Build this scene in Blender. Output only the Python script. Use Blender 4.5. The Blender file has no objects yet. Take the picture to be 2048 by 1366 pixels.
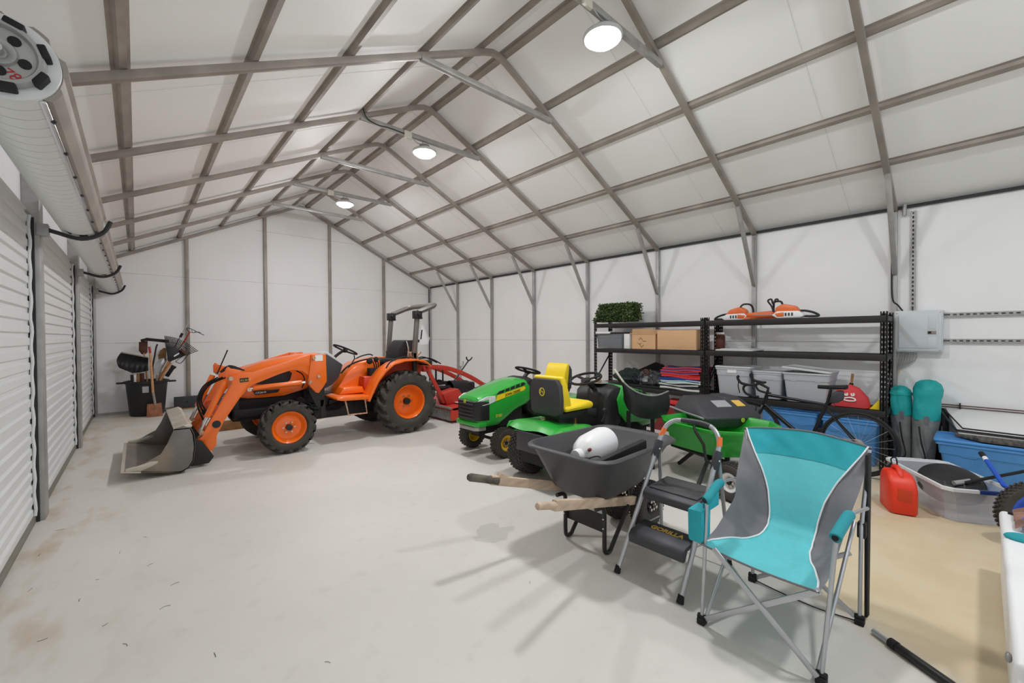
import bpy, bmesh, math, random
from mathutils import Vector, Matrix, Quaternion
random.seed(7)
SC = bpy.context.scene
COL = SC.collection
PI = math.pi
V = Vector

# ------------------------------------------------------------------ camera
FPX, YAW, PITCH, ROLL = 838.78, 0.7294, -0.0138, -0.0053
CAM = V((0.587, 0.0, 1.512))
_d = V((math.sin(YAW)*math.cos(PITCH), math.cos(YAW)*math.cos(PITCH), math.sin(PITCH)))
_r = V((math.cos(YAW), -math.sin(YAW), 0)); _u = _r.cross(_d)
R2 = _r*math.cos(ROLL) + _u*math.sin(ROLL)
U2 = -_r*math.sin(ROLL) + _u*math.cos(ROLL)
def ray(x, y): return _d + R2*((x-1024)/FPX) - U2*((y-683)/FPX)
def on_x(x, y, X):
    v = ray(x, y); return CAM + v*((X-CAM.x)/v.x)
def on_y(x, y, Y):
    v = ray(x, y); return CAM + v*((Y-CAM.y)/v.y)
def on_z(x, y, Z=0.0):
    v = ray(x, y); return CAM + v*((Z-CAM.z)/v.z)
def xz(pts, Y): return [(p.x, p.z) for p in (on_y(a, b, Y) for a, b in pts)]
def yz(pts, X): return [(p.y, p.z) for p in (on_x(a, b, X) for a, b in pts)]

cd = bpy.data.cameras.new('camera'); cam = bpy.data.objects.new('camera', cd); COL.objects.link(cam)
cd.sensor_width = 36.0; cd.lens = FPX/2048*36.0; cd.clip_start = 0.02; cd.clip_end = 200
m = Matrix((( R2.x, U2.x, -_d.x, CAM.x), (R2.y, U2.y, -_d.y, CAM.y), (R2.z, U2.z, -_d.z, CAM.z), (0, 0, 0, 1)))
cam.matrix_world = m
SC.camera = cam

# ------------------------------------------------------------------ materials
def lin(c):
    c = c/255.0
    return c/12.92 if c <= 0.04045 else ((c+0.055)/1.055)**2.4
def rgb(c): return (lin(c[0]), lin(c[1]), lin(c[2]), 1.0)
def pm(name, col, rough=0.5, metal=0.0, var=0.0, vscale=6.0, bump=0.0, bscale=60.0, col2=None, coat=0.0, trans=0.0, spec=0.5, stretch=None, alpha=1.0, cut=None):
    mt = bpy.data.materials.new(name); mt.use_nodes = True
    nt = mt.node_tree; b = nt.nodes['Principled BSDF']
    b.inputs['Base Color'].default_value = rgb(col)
    b.inputs['Roughness'].default_value = rough; b.inputs['Metallic'].default_value = metal
    b.inputs['Coat Weight'].default_value = coat; b.inputs['Transmission Weight'].default_value = trans
    b.inputs['Specular IOR Level'].default_value = spec; b.inputs['Alpha'].default_value = alpha
    if var or col2 or bump:
        tc = nt.nodes.new('ShaderNodeTexCoord'); mp = nt.nodes.new('ShaderNodeMapping')
        nt.links.new(tc.outputs['Object'], mp.inputs['Vector'])
        if stretch: mp.inputs['Scale'].default_value = stretch
    if var or col2:
        n = nt.nodes.new('ShaderNodeTexNoise'); n.inputs['Scale'].default_value = vscale; n.inputs['Detail'].default_value = 5
        nt.links.new(mp.outputs['Vector'], n.inputs['Vector'])
        rp = nt.nodes.new('ShaderNodeValToRGB')
        c = rgb(col); c2 = rgb(col2) if col2 else tuple(x*(1-var) for x in c[:3])+(1,)
        lo, hi = cut if cut else (0.35, 0.68)
        rp.color_ramp.elements[0].position = lo; rp.color_ramp.elements[1].position = hi
        rp.color_ramp.elements[0].color = c2; rp.color_ramp.elements[1].color = c
        nt.links.new(n.outputs['Fac'], rp.inputs['Fac']); nt.links.new(rp.outputs['Color'], b.inputs['Base Color'])
    if bump:
        n2 = nt.nodes.new('ShaderNodeTexNoise'); n2.inputs['Scale'].default_value = bscale; n2.inputs['Detail'].default_value = 3
        nt.links.new(mp.outputs['Vector'], n2.inputs['Vector'])
        bp = nt.nodes.new('ShaderNodeBump'); bp.inputs['Strength'].default_value = bump; bp.inputs['Distance'].default_value = 0.01
        nt.links.new(n2.outputs['Fac'], bp.inputs['Height']); nt.links.new(bp.outputs['Normal'], b.inputs['Normal'])
    return mt
def emit(name, col, strength):
    mt = bpy.data.materials.new(name); mt.use_nodes = True
    b = mt.node_tree.nodes['Principled BSDF']
    b.inputs['Base Color'].default_value = (0.9, 0.9, 0.9, 1)
    b.inputs['Emission Color'].default_value = rgb(col); b.inputs['Emission Strength'].default_value = strength
    return mt
M = {}
M['panel'] = pm('white_panel', (240, 240, 239), 0.55, var=0.03, vscale=1.3, bump=0.05, bscale=2.5)
M['roofpanel'] = pm('roof_panel', (245, 245, 244), 0.6, var=0.03, vscale=1.2, bump=0.05, bscale=3)
M['steel'] = pm('galvanised_brown', (166, 157, 148), 0.5, 0.2, var=0.25, vscale=3.5, stretch=(1, 1, 1))
M['rops'] = pm('roll_bar_grey', (112, 106, 100), 0.45, 0.2)
M['film'] = pm('crumpled_film', (120, 124, 122), 0.35, col2=(34, 36, 36), vscale=11)
M['steel2'] = pm('galvanised_grey', (176, 175, 172), 0.45, 0.4, var=0.2, vscale=8)
M['chrome'] = pm('bright_metal', (210, 210, 212), 0.25, 0.9)
M['alu'] = pm('aluminium_tube', (188, 190, 194), 0.35, 0.7)
M['bolt'] = pm('zinc_bolt', (205, 200, 190), 0.3, 0.9)
M['doorwhite'] = pm('painted_white_steel', (222, 224, 223), 0.42, 0.0, spec=0.4)
M['trackshadow'] = pm('dark_track_and_shadow', (40, 42, 42), 0.6)  # door tracks and small dark parts, also the painted eave shadow line
M['olive'] = pm('door_bottom_bar', (128, 128, 116), 0.5, 0.3)
M['black'] = pm('black_plastic', (26, 26, 28), 0.5, bump=0.04, bscale=300)
M['blackmatte'] = pm('black_matte', (20, 20, 21), 0.75)
M['blacksteel'] = pm('black_painted_steel', (38, 37, 36), 0.4, spec=0.4)
M['shelfblack'] = pm('shelf_powder_coat', (44, 42, 40), 0.45, spec=0.35)
M['greyplastic'] = pm('dark_grey_plastic', (58, 58, 62), 0.5, bump=0.05, bscale=250)
M['tubgrey'] = pm('tub_charcoal_plastic', (70, 70, 72), 0.48, var=0.12, vscale=9, bump=0.05, bscale=200)
M['rubber'] = pm('tyre_rubber', (70, 66, 61), 0.8, var=0.25, vscale=9)
M['orange'] = pm('tractor_orange', (246, 112, 20), 0.32, coat=0.4)
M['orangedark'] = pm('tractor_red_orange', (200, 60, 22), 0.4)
M['cutred'] = pm('cutter_red', (196, 58, 44), 0.42, var=0.15, vscale=8)
M['green'] = pm('mower_green', (40, 166, 56), 0.3, coat=0.5)
M['green2'] = pm('cart_green', (40, 162, 50), 0.35, var=0.1, vscale=5)
M['yellow'] = pm('mower_yellow', (244, 212, 34), 0.42)
M['yellowrim'] = pm('wheel_yellow', (222, 180, 36), 0.4)
M['teal'] = pm('teal_fabric', (30, 164, 176), 0.7, var=0.1, vscale=8, bump=0.25, bscale=9)
M['tealight'] = pm('teal_mesh_fabric', (96, 196, 202), 0.75, var=0.06, vscale=30)
M['tealfoam'] = pm('teal_foam', (22, 142, 152), 0.7)
M['tealbag'] = pm('teal_bag_fabric', (16, 168, 166), 0.6, var=0.15, vscale=10, bump=0.4, bscale=8)
M['greyfab'] = pm('grey_fabric', (118, 118, 122), 0.75, var=0.15, vscale=7, bump=0.35, bscale=9)
M['greybag'] = pm('grey_bag_fabric', (132, 136, 134), 0.75, var=0.25, vscale=9, bump=0.5, bscale=9)
M['whitepipe'] = pm('white_piping', (235, 238, 238), 0.6)
M['wood'] = pm('handle_wood', (212, 160, 110), 0.6, col2=(176, 124, 80), vscale=9, stretch=(1, 1, 6))
M['woodgrey'] = pm('weathered_wood', (206, 184, 160), 0.7, col2=(180, 156, 132), vscale=6, stretch=(1, 6, 6))
M['board'] = pm('old_board', (170, 128, 84), 0.75, col2=(140, 104, 66), vscale=8)
M['card'] = pm('cardboard', (216, 172, 130), 0.8, var=0.06, vscale=4)
M['rust'] = pm('rusty_steel', (172, 112, 76), 0.7, col2=(128, 82, 58), vscale=10)
M['bucket'] = pm('bucket_steel', (118, 114, 110), 0.45, 0.4, col2=(150, 132, 110), vscale=3.2, cut=(0.30, 0.50))
M['bucketlip'] = pm('bucket_edge_steel', (206, 198, 182), 0.45, 0.4, var=0.15, vscale=6)
M['greytote'] = pm('grey_tote_plastic', (190, 192, 196), 0.45)
M['greylid'] = pm('grey_lid_plastic', (200, 202, 202), 0.45)
M['bluetote'] = pm('blue_tote_plastic', (86, 152, 216), 0.4, var=0.12, vscale=7)
M['bluelid'] = pm('blue_lid_plastic', (76, 142, 208), 0.4)
M['redcan'] = pm('fuel_can_red', (226, 54, 24), 0.42, bump=0.04, bscale=60)
M['white'] = pm('white_plastic', (232, 232, 232), 0.4)
M['whitemat'] = pm('white_matte', (226, 226, 224), 0.7)
M['leaf'] = pm('hedge_leaf', (92, 112, 58), 0.5, col2=(52, 74, 36), vscale=14)
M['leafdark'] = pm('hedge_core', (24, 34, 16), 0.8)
M['redbag'] = pm('red_canvas', (204, 60, 64), 0.7, bump=0.3, bscale=9)
M['redcloth'] = pm('red_trim_cloth', (206, 52, 54), 0.85)
M['bluecloth'] = pm('blue_cloth', (66, 66, 120), 0.9)
M['royal'] = pm('royal_blue_cloth', (34, 74, 150), 0.85)
M['paleblue'] = pm('pale_blue_cloth', (150, 198, 210), 0.85)
M['cream'] = pm('cream_cloth', (212, 210, 196), 0.85)
M['navy'] = pm('navy_piping', (40, 46, 62), 0.8)
M['panelgrey'] = pm('breaker_panel_grey', (202, 208, 210), 0.4, spec=0.5)
M['clear'] = pm('clear_plastic', (214, 218, 226), 0.3, alpha=0.38, spec=0.5)
M['clearrim'] = pm('frosted_rim_plastic', (224, 226, 228), 0.4)
M['smoke'] = pm('smoky_clear_plastic', (150, 155, 160), 0.15, alpha=0.55)
M['navyclip'] = pm('navy_clip', (30, 52, 110), 0.45)
M['lens'] = pm('headlight_lens', (235, 238, 240), 0.15, 0.1, var=0.25, vscale=40)
M['txtblack'] = pm('print_black', (24, 24, 24), 0.6)
M['txtwhite'] = pm('print_white', (238, 238, 236), 0.6)
M['txtyellow'] = pm('print_yellow', (236, 214, 60), 0.6)
M['txtred'] = pm('marker_red', (180, 40, 44), 0.7)
M['txtgreen'] = pm('badge_green', (60, 170, 40), 0.5)
M['gold'] = pm('gold_label', (226, 186, 90), 0.6)
M['sticker'] = pm('silver_sticker', (178, 180, 182), 0.4, 0.3)
M['orange2'] = pm('safety_orange', (236, 120, 56), 0.5)
M['sawor'] = pm('chainsaw_orange', (226, 106, 44), 0.4)
M['bike'] = pm('bike_carbon_black', (22, 22, 24), 0.35)
M['biketyre'] = pm('bike_tyre', (30, 30, 31), 0.8)
M['darkred'] = pm('dark_red', (120, 34, 34), 0.5)
M['toolred'] = pm('tool_red', (168, 36, 40), 0.45)
M['brownplastic'] = pm('rust_brown_plastic', (96, 48, 30), 0.6, var=0.3, vscale=9)
M['bluehandle'] = pm('bright_blue', (30, 84, 190), 0.4)
M['redhub'] = pm('coral_red', (226, 84, 62), 0.45)
M['skin'] = pm('brown_towel', (150, 112, 96), 0.85, col2=(104, 78, 70), vscale=16)
M['netgreen'] = pm('dark_net', (38, 58, 48), 0.8, col2=(16, 20, 18), vscale=60)
M['oldwood'] = pm('dirty_dark_board', (110, 102, 88), 0.7, col2=(46, 46, 48), vscale=6, stretch=(1, 6, 1))
M['copper'] = pm('worn_joint', (178, 120, 84), 0.5, 0.5, col2=(214, 190, 168), vscale=30)

# floor: pale trowelled concrete, a tan area by the right wall, rusty drips along the doors
def floor_mat():
    mt = bpy.data.materials.new('concrete_floor'); mt.use_nodes = True
    nt = mt.node_tree; L = nt.links; b = nt.nodes['Principled BSDF']; N = nt.nodes.new
    b.inputs['Roughness'].default_value = 0.5; b.inputs['Specular IOR Level'].default_value = 0.35
    tc = N('ShaderNodeTexCoord')
    def noise(sc, det=6, vec=None):
        n = N('ShaderNodeTexNoise'); n.inputs['Scale'].default_value = sc; n.inputs['Detail'].default_value = det
        L.new(vec or tc.outputs['Object'], n.inputs['Vector']); return n.outputs['Fac']
    def ramp(f, p0, c0, p1, c1):
        r = N('ShaderNodeValToRGB'); r.color_ramp.elements[0].position = p0; r.color_ramp.elements[1].position = p1
        r.color_ramp.elements[0].color = c0; r.color_ramp.elements[1].color = c1; L.new(f, r.inputs['Fac']); return r.outputs['Color']
    def mix(f, a, c):
        m_ = N('ShaderNodeMix'); m_.data_type = 'RGBA'
        if isinstance(f, float): m_.inputs[0].default_value = f
        else: L.new(f, m_.inputs[0])
        for i, q in ((6, a), (7, c)):
            if isinstance(q, tuple): m_.inputs[i].default_value = q
            else: L.new(q, m_.inputs[i])
        return m_.outputs[2]
    def math_(op, a, c=None, clamp=False):
        m_ = N('ShaderNodeMath'); m_.operation = op; m_.use_clamp = clamp
        for i, q in ((0, a), (1, c)):
            if q is None: continue
            if isinstance(q, (int, float)): m_.inputs[i].default_value = q
            else: L.new(q, m_.inputs[i])
        return m_.outputs[0]
    base = ramp(noise(0.7), 0.3, rgb((206, 203, 196)), 0.7, rgb((219, 216, 209)))
    spots = ramp(noise(9, 8), 0.28, (0.75, 0.74, 0.72, 1), 0.42, (1, 1, 1, 1))
    mm = N('ShaderNodeMix'); mm.data_type = 'RGBA'; mm.blend_type = 'MULTIPLY'; mm.inputs[0].default_value = 0.22
    L.new(base, mm.inputs[6]); L.new(spots, mm.inputs[7]); c = mm.outputs[2]
    sx = N('ShaderNodeSeparateXYZ'); L.new(tc.outputs['Object'], sx.inputs[0])
    X, Y = sx.outputs['X'], sx.outputs['Y']
    # tan area: a broad region in front of the right wall, soft ragged edge
    wob = math_('MULTIPLY', math_('SUBTRACT', noise(2.2, 3), 0.5), 0.55)
    ex = math_('MULTIPLY', math_('ADD', math_('SUBTRACT', math_('SUBTRACT', X, math_('MULTIPLY', Y, 0.5)), 3.06), math_('MULTIPLY', wob, 0.45)), 4.5, True)
    ey = math_('MULTIPLY', math_('SUBTRACT', 1.05, math_('ADD', Y, wob)), 2.6, True)
    tan = math_('MULTIPLY', ex, ey)
    tanc = ramp(noise(3.0, 4), 0.3, rgb((202, 184, 150)), 0.62, rgb((211, 195, 164)))
    worn = ramp(noise(2.4, 5), 0.66, (0, 0, 0, 1), 0.74, (1, 1, 1, 1))
    tanc = mix(math_('MULTIPLY', worn, 0.6), tanc, rgb((206, 202, 192)))
    c = mix(tan, c, tanc)
    # rust-tan drips beside the doors
    ed = math_('SUBTRACT', 1.0, math_('MULTIPLY', math_('SUBTRACT', X, 0.05), 1.5), True)
    mp = N('ShaderNodeMapping'); mp.inputs['Scale'].default_value = (2.0, 0.8, 1); L.new(tc.outputs['Object'], mp.inputs[0])
    dr = ramp(noise(2.2, 7, mp.outputs[0]), 0.5, (0, 0, 0, 1), 0.66, (1, 1, 1, 1))
    c = mix(math_('MULTIPLY', math_('MULTIPLY', ed, dr), 0.55), c, rgb((178, 148, 112)))
    # tan wash near the far wall
    fy = math_('MULTIPLY', math_('SUBTRACT', Y, 6.5), 0.2, True)
    fw = ramp(noise(1.3, 6), 0.45, (0, 0, 0, 1), 0.65, (1, 1, 1, 1))
    c = mix(math_('MULTIPLY', math_('MULTIPLY', fy, fw), 0.8), c, rgb((198, 184, 160)))
    # one grey damp-looking stain beside the wheelbarrow
    dx = math_('MULTIPLY', math_('SUBTRACT', X, 2.60), 5.5); dy = math_('MULTIPLY', math_('SUBTRACT', Y, 2.50), 5.5)
    rad = math_('SQRT', math_('ADD', math_('MULTIPLY', dx, dx), math_('MULTIPLY', dy, dy)))
    edge = math_('ADD', rad, math_('MULTIPLY', math_('SUBTRACT', noise(7, 3), 0.5), 1.6))
    st = math_('MULTIPLY', math_('SUBTRACT', 0.85, edge), 9.0, True)
    c = mix(math_('MULTIPLY', st, 0.4), c, rgb((168, 166, 160)))
    L.new(c, b.inputs['Base Color'])
    bp = N('ShaderNodeBump'); bp.inputs['Strength'].default_value = 0.06; bp.inputs['Distance'].default_value = 0.01
    L.new(noise(14, 5), bp.inputs['Height']); L.new(bp.outputs['Normal'], b.inputs['Normal'])
    return mt
M['floor'] = floor_mat()

# ------------------------------------------------------------------ mesh helpers
def basis(d):
    d = V(d).normalized(); u = V((0, 0, 1)) if abs(d.z) < 0.95 else V((1, 0, 0))
    a = d.cross(u).normalized(); return d, a, a.cross(d).normalized()
class MB:
    def __init__(s): s.bm = bmesh.new()
    def poly(s, pts):
        return s.bm.faces.new([s.bm.verts.new(V(p)) for p in pts])
    def loft(s, rings, closed=True, caps=True, loop=False):
        vs = [[s.bm.verts.new(V(p)) for p in r] for r in rings]
        n = len(vs[0]); K = len(vs)
        for k in range(K if loop else K-1):
            a, b = vs[k], vs[(k+1) % K]
            for i in range(n if closed else n-1):
                j = (i+1) % n
                try: s.bm.faces.new((a[i], a[j], b[j], b[i]))
                except ValueError: pass
        if caps and closed and not loop and n > 2:
            s.bm.faces.new(list(reversed(vs[0]))); s.bm.faces.new(vs[-1])
        return s
    def box(s, c, d, rot=None, taper=None):
        c = V(c); h = V(d)*0.5
        R = rot if rot is not None else Matrix.Identity(3)
        def ring(z, k=1.0): return [c + R @ V((x*h.x*k, y*h.y*k, z*h.z)) for x, y in ((-1, -1), (1, -1), (1, 1), (-1, 1))]
        return s.loft([ring(-1), ring(1, taper or 1.0)])
    def bx(s, a, b):
        a, b = V(a), V(b); return s.box((a+b)/2, [abs(x) for x in (b-a)])
    def bar(s, a, b, w, h, up=(0, 0, 1)):
        a, b = V(a), V(b); d = (b-a).normalized(); u = V(up); u = (u - d*u.dot(d))
        if u.length < 1e-4: u = V((1, 0, 0)); u = u - d*u.dot(d)
        u.normalize(); l = d.cross(u)
        def ring(p): return [p + l*(x*w/2) + u*(y*h/2) for x, y in ((-1, -1), (1, -1), (1, 1), (-1, 1))]
        return s.loft([ring(a), ring(b)])
    def tube(s, pts, r, n=10, closed=False, caps=True, sx=1.0):
        pts = [V(p) for p in pts]; K = len(pts)
        rr = r if isinstance(r, (list, tuple)) else [r]*K
        T = []
        for i in range(K):
            if closed: t = pts[(i+1) % K]-pts[i-1]
            else: t = pts[min(i+1, K-1)]-pts[max(i-1, 0)]
            T.append(t.normalized())
        d, a, b = basis(T[0]); rings = []
        for i in range(K):
            a = (a - T[i]*a.dot(T[i])).normalized(); b = T[i].cross(a)
            rings.append([pts[i] + (a*math.cos(2*PI*k/n)*sx + b*math.sin(2*PI*k/n))*rr[i] for k in range(n)])
        return s.loft(rings, caps=caps, loop=closed)
    def cyl(s, a, b, r, r2=None, n=20): return s.tube([a, b], [r, r if r2 is None else r2], n=n)
    def lathe(s, o, axis, prof, n=32, loop=False):
        o = V(o); d, a, b = basis(axis); rings = []
        for t, r in prof:
            rings.append([o + d*t + (a*math.cos(2*PI*k/n) + b*math.sin(2*PI*k/n))*max(r, 1e-5) for k in range(n)])
        return s.loft(rings, caps=True, loop=loop)
    def prism(s, pts, axis, a, b):
        def p3(p, t):
            if axis == 'x': return (t, p[0], p[1])
            if axis == 'y': return (p[0], t, p[1])
            return (p[0], p[1], t)
        return s.loft([[p3(p, a) for p in pts], [p3(p, b) for p in pts]])
    def sphere(s, c, r, n=16, m_=10, rot=None):
        c = V(c); r = V(r) if not isinstance(r, (int, float)) else V((r, r, r)); R = rot or Matrix.Identity(3); rings = []
        for i in range(m_+1):
            ph = -PI/2 + PI*i/m_; cr = max(math.cos(ph), 1e-4)
            rings.append([c + R @ V((r.x*cr*math.cos(2*PI*k/n), r.y*cr*math.sin(2*PI*k/n), r.z*math.sin(ph))) for k in range(n)])
        return s.loft(rings)
    def grid(s, fn, nu, nv, thick=0.0):
        vs = [[s.bm.verts.new(V(fn(i/nu, j/nv))) for j in range(nv+1)] for i in range(nu+1)]
        fs = [s.bm.faces.new((vs[i][j], vs[i+1][j], vs[i+1][j+1], vs[i][j+1])) for i in range(nu) for j in range(nv)]
        if thick: bmesh.ops.solidify(s.bm, geom=fs, thickness=thick)
        return s
    def split(s, name, mat, parent, **k):
        # every loose piece becomes an object of its own under the same part name
        bm = s.bm; bmesh.ops.remove_doubles(bm, verts=bm.verts, dist=1e-5); seen = set(); out = []
        bm.verts.ensure_lookup_table()
        for v0 in bm.verts:
            if v0.index in seen: continue
            st = [v0]; seen.add(v0.index); comp = []
            while st:
                v = st.pop(); comp.append(v)
                for e in v.link_edges:
                    w = e.other_vert(v)
                    if w.index not in seen: seen.add(w.index); st.append(w)
            q = MB(); mp = {v: q.bm.verts.new(v.co) for v in comp}; fs = set(f for v in comp for f in v.link_faces)
            for f in fs: q.bm.faces.new([mp[v] for v in f.verts])
            out.append(q.build(name, mat, parent, **k))
        bm.free(); return out
    def build(s, name, mat, parent=None, bev=0.0, seg=2, ang=38, weld=True, flat=False):
        bm = s.bm
        if weld: bmesh.ops.remove_doubles(bm, verts=bm.verts, dist=1e-5)
        bmesh.ops.recalc_face_normals(bm, faces=bm.faces)
        if bev:
            es = [e for e in bm.edges if len(e.link_faces) == 2 and e.calc_face_angle(0) > math.radians(35)]
            try: bmesh.ops.bevel(bm, geom=es, offset=bev, segments=seg, affect='EDGES', clamp_overlap=True, profile=0.5)
            except Exception: pass
        for f in bm.faces: f.smooth = not flat
        for e in bm.edges:
            if len(e.link_faces) == 2 and e.calc_face_angle(0) > math.radians(ang): e.smooth = False
        off = BASE.get(parent.name, V((0, 0, 0))) if parent else V((0, 0, 0))
        if off.length: bmesh.ops.translate(bm, verts=bm.verts, vec=-off)
        me = bpy.data.meshes.new(name); bm.to_mesh(me); bm.free()
        o = bpy.data.objects.new(name, me); COL.objects.link(o)
        me.materials.append(M[mat] if isinstance(mat, str) else mat)
        if parent: o.parent = parent
        BASE[o.name] = off
        return o
BASE = {}
def thing(name, label, cat, loc=(0, 0, 0), group=None):
    o = bpy.data.objects.new(name, None); COL.objects.link(o); o.location = loc; o.empty_display_size = 0.1
    o['label'] = label; o['category'] = cat; BASE[o.name] = V(loc)
    if group: o['group'] = group
    return o
def tag(o, label, cat, group=None):
    o['label'] = label; o['category'] = cat
    if group: o['group'] = group
    return o
def struct(name, mb, mat, parent=None, **k):
    o = mb.build(name, mat, parent, **k)
    if not parent: o['kind'] = 'structure'
    return o
def copy_tree(o, parent=None):
    c = o.copy(); COL.objects.link(c)
    if parent: c.parent = parent
    for ch in list(o.children): copy_tree(ch, c)
    return c
def text(s, size, o, xd, yd, mat, parent, name='lettering', depth=0.0008, shear=0.0, bold=0.0, sx=1.0):
    cu = bpy.data.curves.new('tmp', 'FONT'); cu.body = s; cu.size = size; cu.extrude = depth; cu.shear = shear; cu.offset = bold
    to = bpy.data.objects.new('tmp', cu); COL.objects.link(to)
    bpy.context.view_layer.update()
    me = bpy.data.meshes.new_from_object(to.evaluated_get(bpy.context.evaluated_depsgraph_get()))
    bpy.data.objects.remove(to); bpy.data.curves.remove(cu)
    xd = V(xd).normalized(); yd = V(yd).normalized(); zd = xd.cross(yd); off = BASE.get(parent.name, V((0, 0, 0)))
    for v in me.vertices:
        v.co = V(o) + xd*v.co.x*sx + yd*v.co.y + zd*v.co.z - off
    ob = bpy.data.objects.new(name, me); COL.objects.link(ob); me.materials.clear(); me.materials.append(M[mat]); ob.parent = parent
    return ob
def arc(c, r, a0, a1, n, ax=(1, 0, 0), ay=(0, 0, 1)):
    c, ax, ay = V(c), V(ax), V(ay)
    return [c + ax*r*math.cos(math.radians(a0+(a1-a0)*i/n)) + ay*r*math.sin(math.radians(a0+(a1-a0)*i/n)) for i in range(n+1)]
def smooth_path(pts, n=6, closed=False):
    pts = [V(p) for p in pts]; out = []; K = len(pts)
    rng = range(K if closed else K-1)
    for i in rng:
        if closed: p0, p1, p2, p3 = pts[i-1], pts[i], pts[(i+1) % K], pts[(i+2) % K]
        else: p0, p1, p2, p3 = pts[max(i-1, 0)], pts[i], pts[i+1], pts[min(i+2, K-1)]
        for k in range(n):
            t = k/n
            out.append(0.5*((2*p1)+(p2-p0)*t+(2*p0-5*p1+4*p2-p3)*t*t+(3*p1-p0-3*p2+p3)*t**3))
    if not closed: out.append(pts[-1])
    return out

# a wheel: tyre with real lugs, rim, hub; axis along Y unless given
def tyre_mesh(c, axis, R, w, rim, kind, lug=0.02, n=48, flip=1):
    mb = MB(); d, a, b = basis(axis); c = V(c); h = w/2
    Rb = R - lug
    prof = [(-h*0.72, rim), (-h*0.95, rim+(Rb-rim)*0.25), (-h, rim+(Rb-rim)*0.55), (-h*0.93, rim+(Rb-rim)*0.85), (-h*0.72, Rb-lug*0.2), (-h*0.35, Rb), (0, Rb+lug*0.1),
            (h*0.35, Rb), (h*0.72, Rb-lug*0.2), (h*0.93, rim+(Rb-rim)*0.85), (h, rim+(Rb-rim)*0.55), (h*0.95, rim+(Rb-rim)*0.25), (h*0.72, rim), (0, rim-0.004)]
    mb.lathe(c, axis, prof, n=n, loop=True)
    def pt(t, r, th): return c + d*t + (a*math.cos(th) + b*math.sin(th))*r
    def block(t0, t1, th0, th1, dth0, dth1, r0, r1, r0b, r1b):
        rings = []
        for t, th, dth, ri, ro in ((t0, th0, dth0, r0, r1), (t1, th1, dth1, r0b, r1b)):
            rings.append([pt(t, ri, th-dth), pt(t, ri, th+dth), pt(t, ro, th+dth*0.8), pt(t, ro, th-dth*0.8)])
        mb.loft(rings)
    if kind == 'ag':
        N = 17
        for sd in (-1, 1):
            for k in range(N):
                th = 2*PI*(k + (0.5 if sd > 0 else 0))/N; sw = 0.30*flip
                block(-0.02*sd*h, sd*h*0.55, th, th+sw*0.5, 0.075, 0.07, Rb-lug*0.3, R, Rb-lug*0.5, R-lug*0.05)
                block(sd*h*0.55, sd*h*0.99, th+sw*0.5, th+sw, 0.07, 0.085, Rb-lug*0.5, R-lug*0.05, rim+(Rb-rim)*0.72, R-lug*0.75)
    elif kind == 'turf':
        N = max(24, int(2*PI*R/0.046)); rows = max(4, int(w/0.036))
        for j in range(rows):
            t = (-h*0.86) + (2*h*0.86)*(j+0.5)/rows; q = abs(t)/h
            rr = Rb - (lug*0.9*max(0, q-0.5)*2)
            for k in range(N):
                th = 2*PI*(k+0.5*(j % 2))/N; dt = h*0.86/rows*0.74
                block(t-dt, t+dt, th-0.02, th+0.02, 2.0/N, 2.0/N, rr-lug, rr+lug*0.9, rr-lug, rr+lug*0.9)
    elif kind == 'knob':
        N = 44
        for j in range(4):
            t = (-h*0.7)+(2*h*0.7)*j/3
            for k in range(N):
                th = 2*PI*(k+0.5*(j % 2))/N
                block(t-h*0.14, t+h*0.14, th, th, 1.6/N, 1.6/N, Rb-lug, R-(lug*0.4 if j in (0, 3) else 0), Rb-lug, R-(lug*0.4 if j in (0, 3) else 0))
    return mb
def rim_mesh(c, axis, rim, w, depth, out, hub, n=36):
    # 'out' +1/-1: visible side along axis
    mb = MB(); h = w/2
    prof = [(out*h*0.74, rim+0.006), (out*h*0.8, rim-0.004), (out*h*0.70, rim-0.02), (out*(h*0.70-depth*0.5), rim-0.03), (out*(h*0.70-depth), rim-0.055),
            (out*(h*0.70-depth), hub*2.0), (out*(h*0.70-depth+0.012), hub*1.5), (out*(h*0.70-depth+0.012), hub), (out*(h*0.70-depth+0.012), 0.002),
            (out*(h*0.70-depth-0.012), 0.002), (out*(h*0.70-depth-0.012), rim-0.05), (-out*h*0.72, rim-0.012), (-out*h*0.74, rim+0.006)]
    mb.lathe(c, axis, prof, n=n, loop=True); return mb
# ------------------------------------------------------------------ building shell
W, YA, SP = 7.31, 0.698, 1.524
YF, YB = 11.37, -2.7            # far wall, open end behind the camera
EZ, RX, RZ = 2.967, 3.703, 4.755
SL = (RZ-EZ)/(W-RX); NL = math.hypot(1, SL)
struct('floor', MB().bx((-0.6, YB-0.2, -0.1), (7.6, 11.6, 0)), 'floor')
# right wall
wr = struct('wall_right', MB().bx((7.40, YB, 0), (7.44, 11.5, 3.06)), 'trackshadow')  # dark backing; above the sheets its colour paints the eave shadow line
for (z0, z1) in ((0.0, 1.408), (1.412, 2.985)):
    for k in range(-2, 7):
        y0 = YA+k*SP+0.03
        mb = MB(); mb.bx((7.372, max(y0-0.03, YB), z0), (7.40, min(y0+SP-0.03, YF+0.02), z1)); mb.build('wall_sheet', 'panel', wr)
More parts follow.
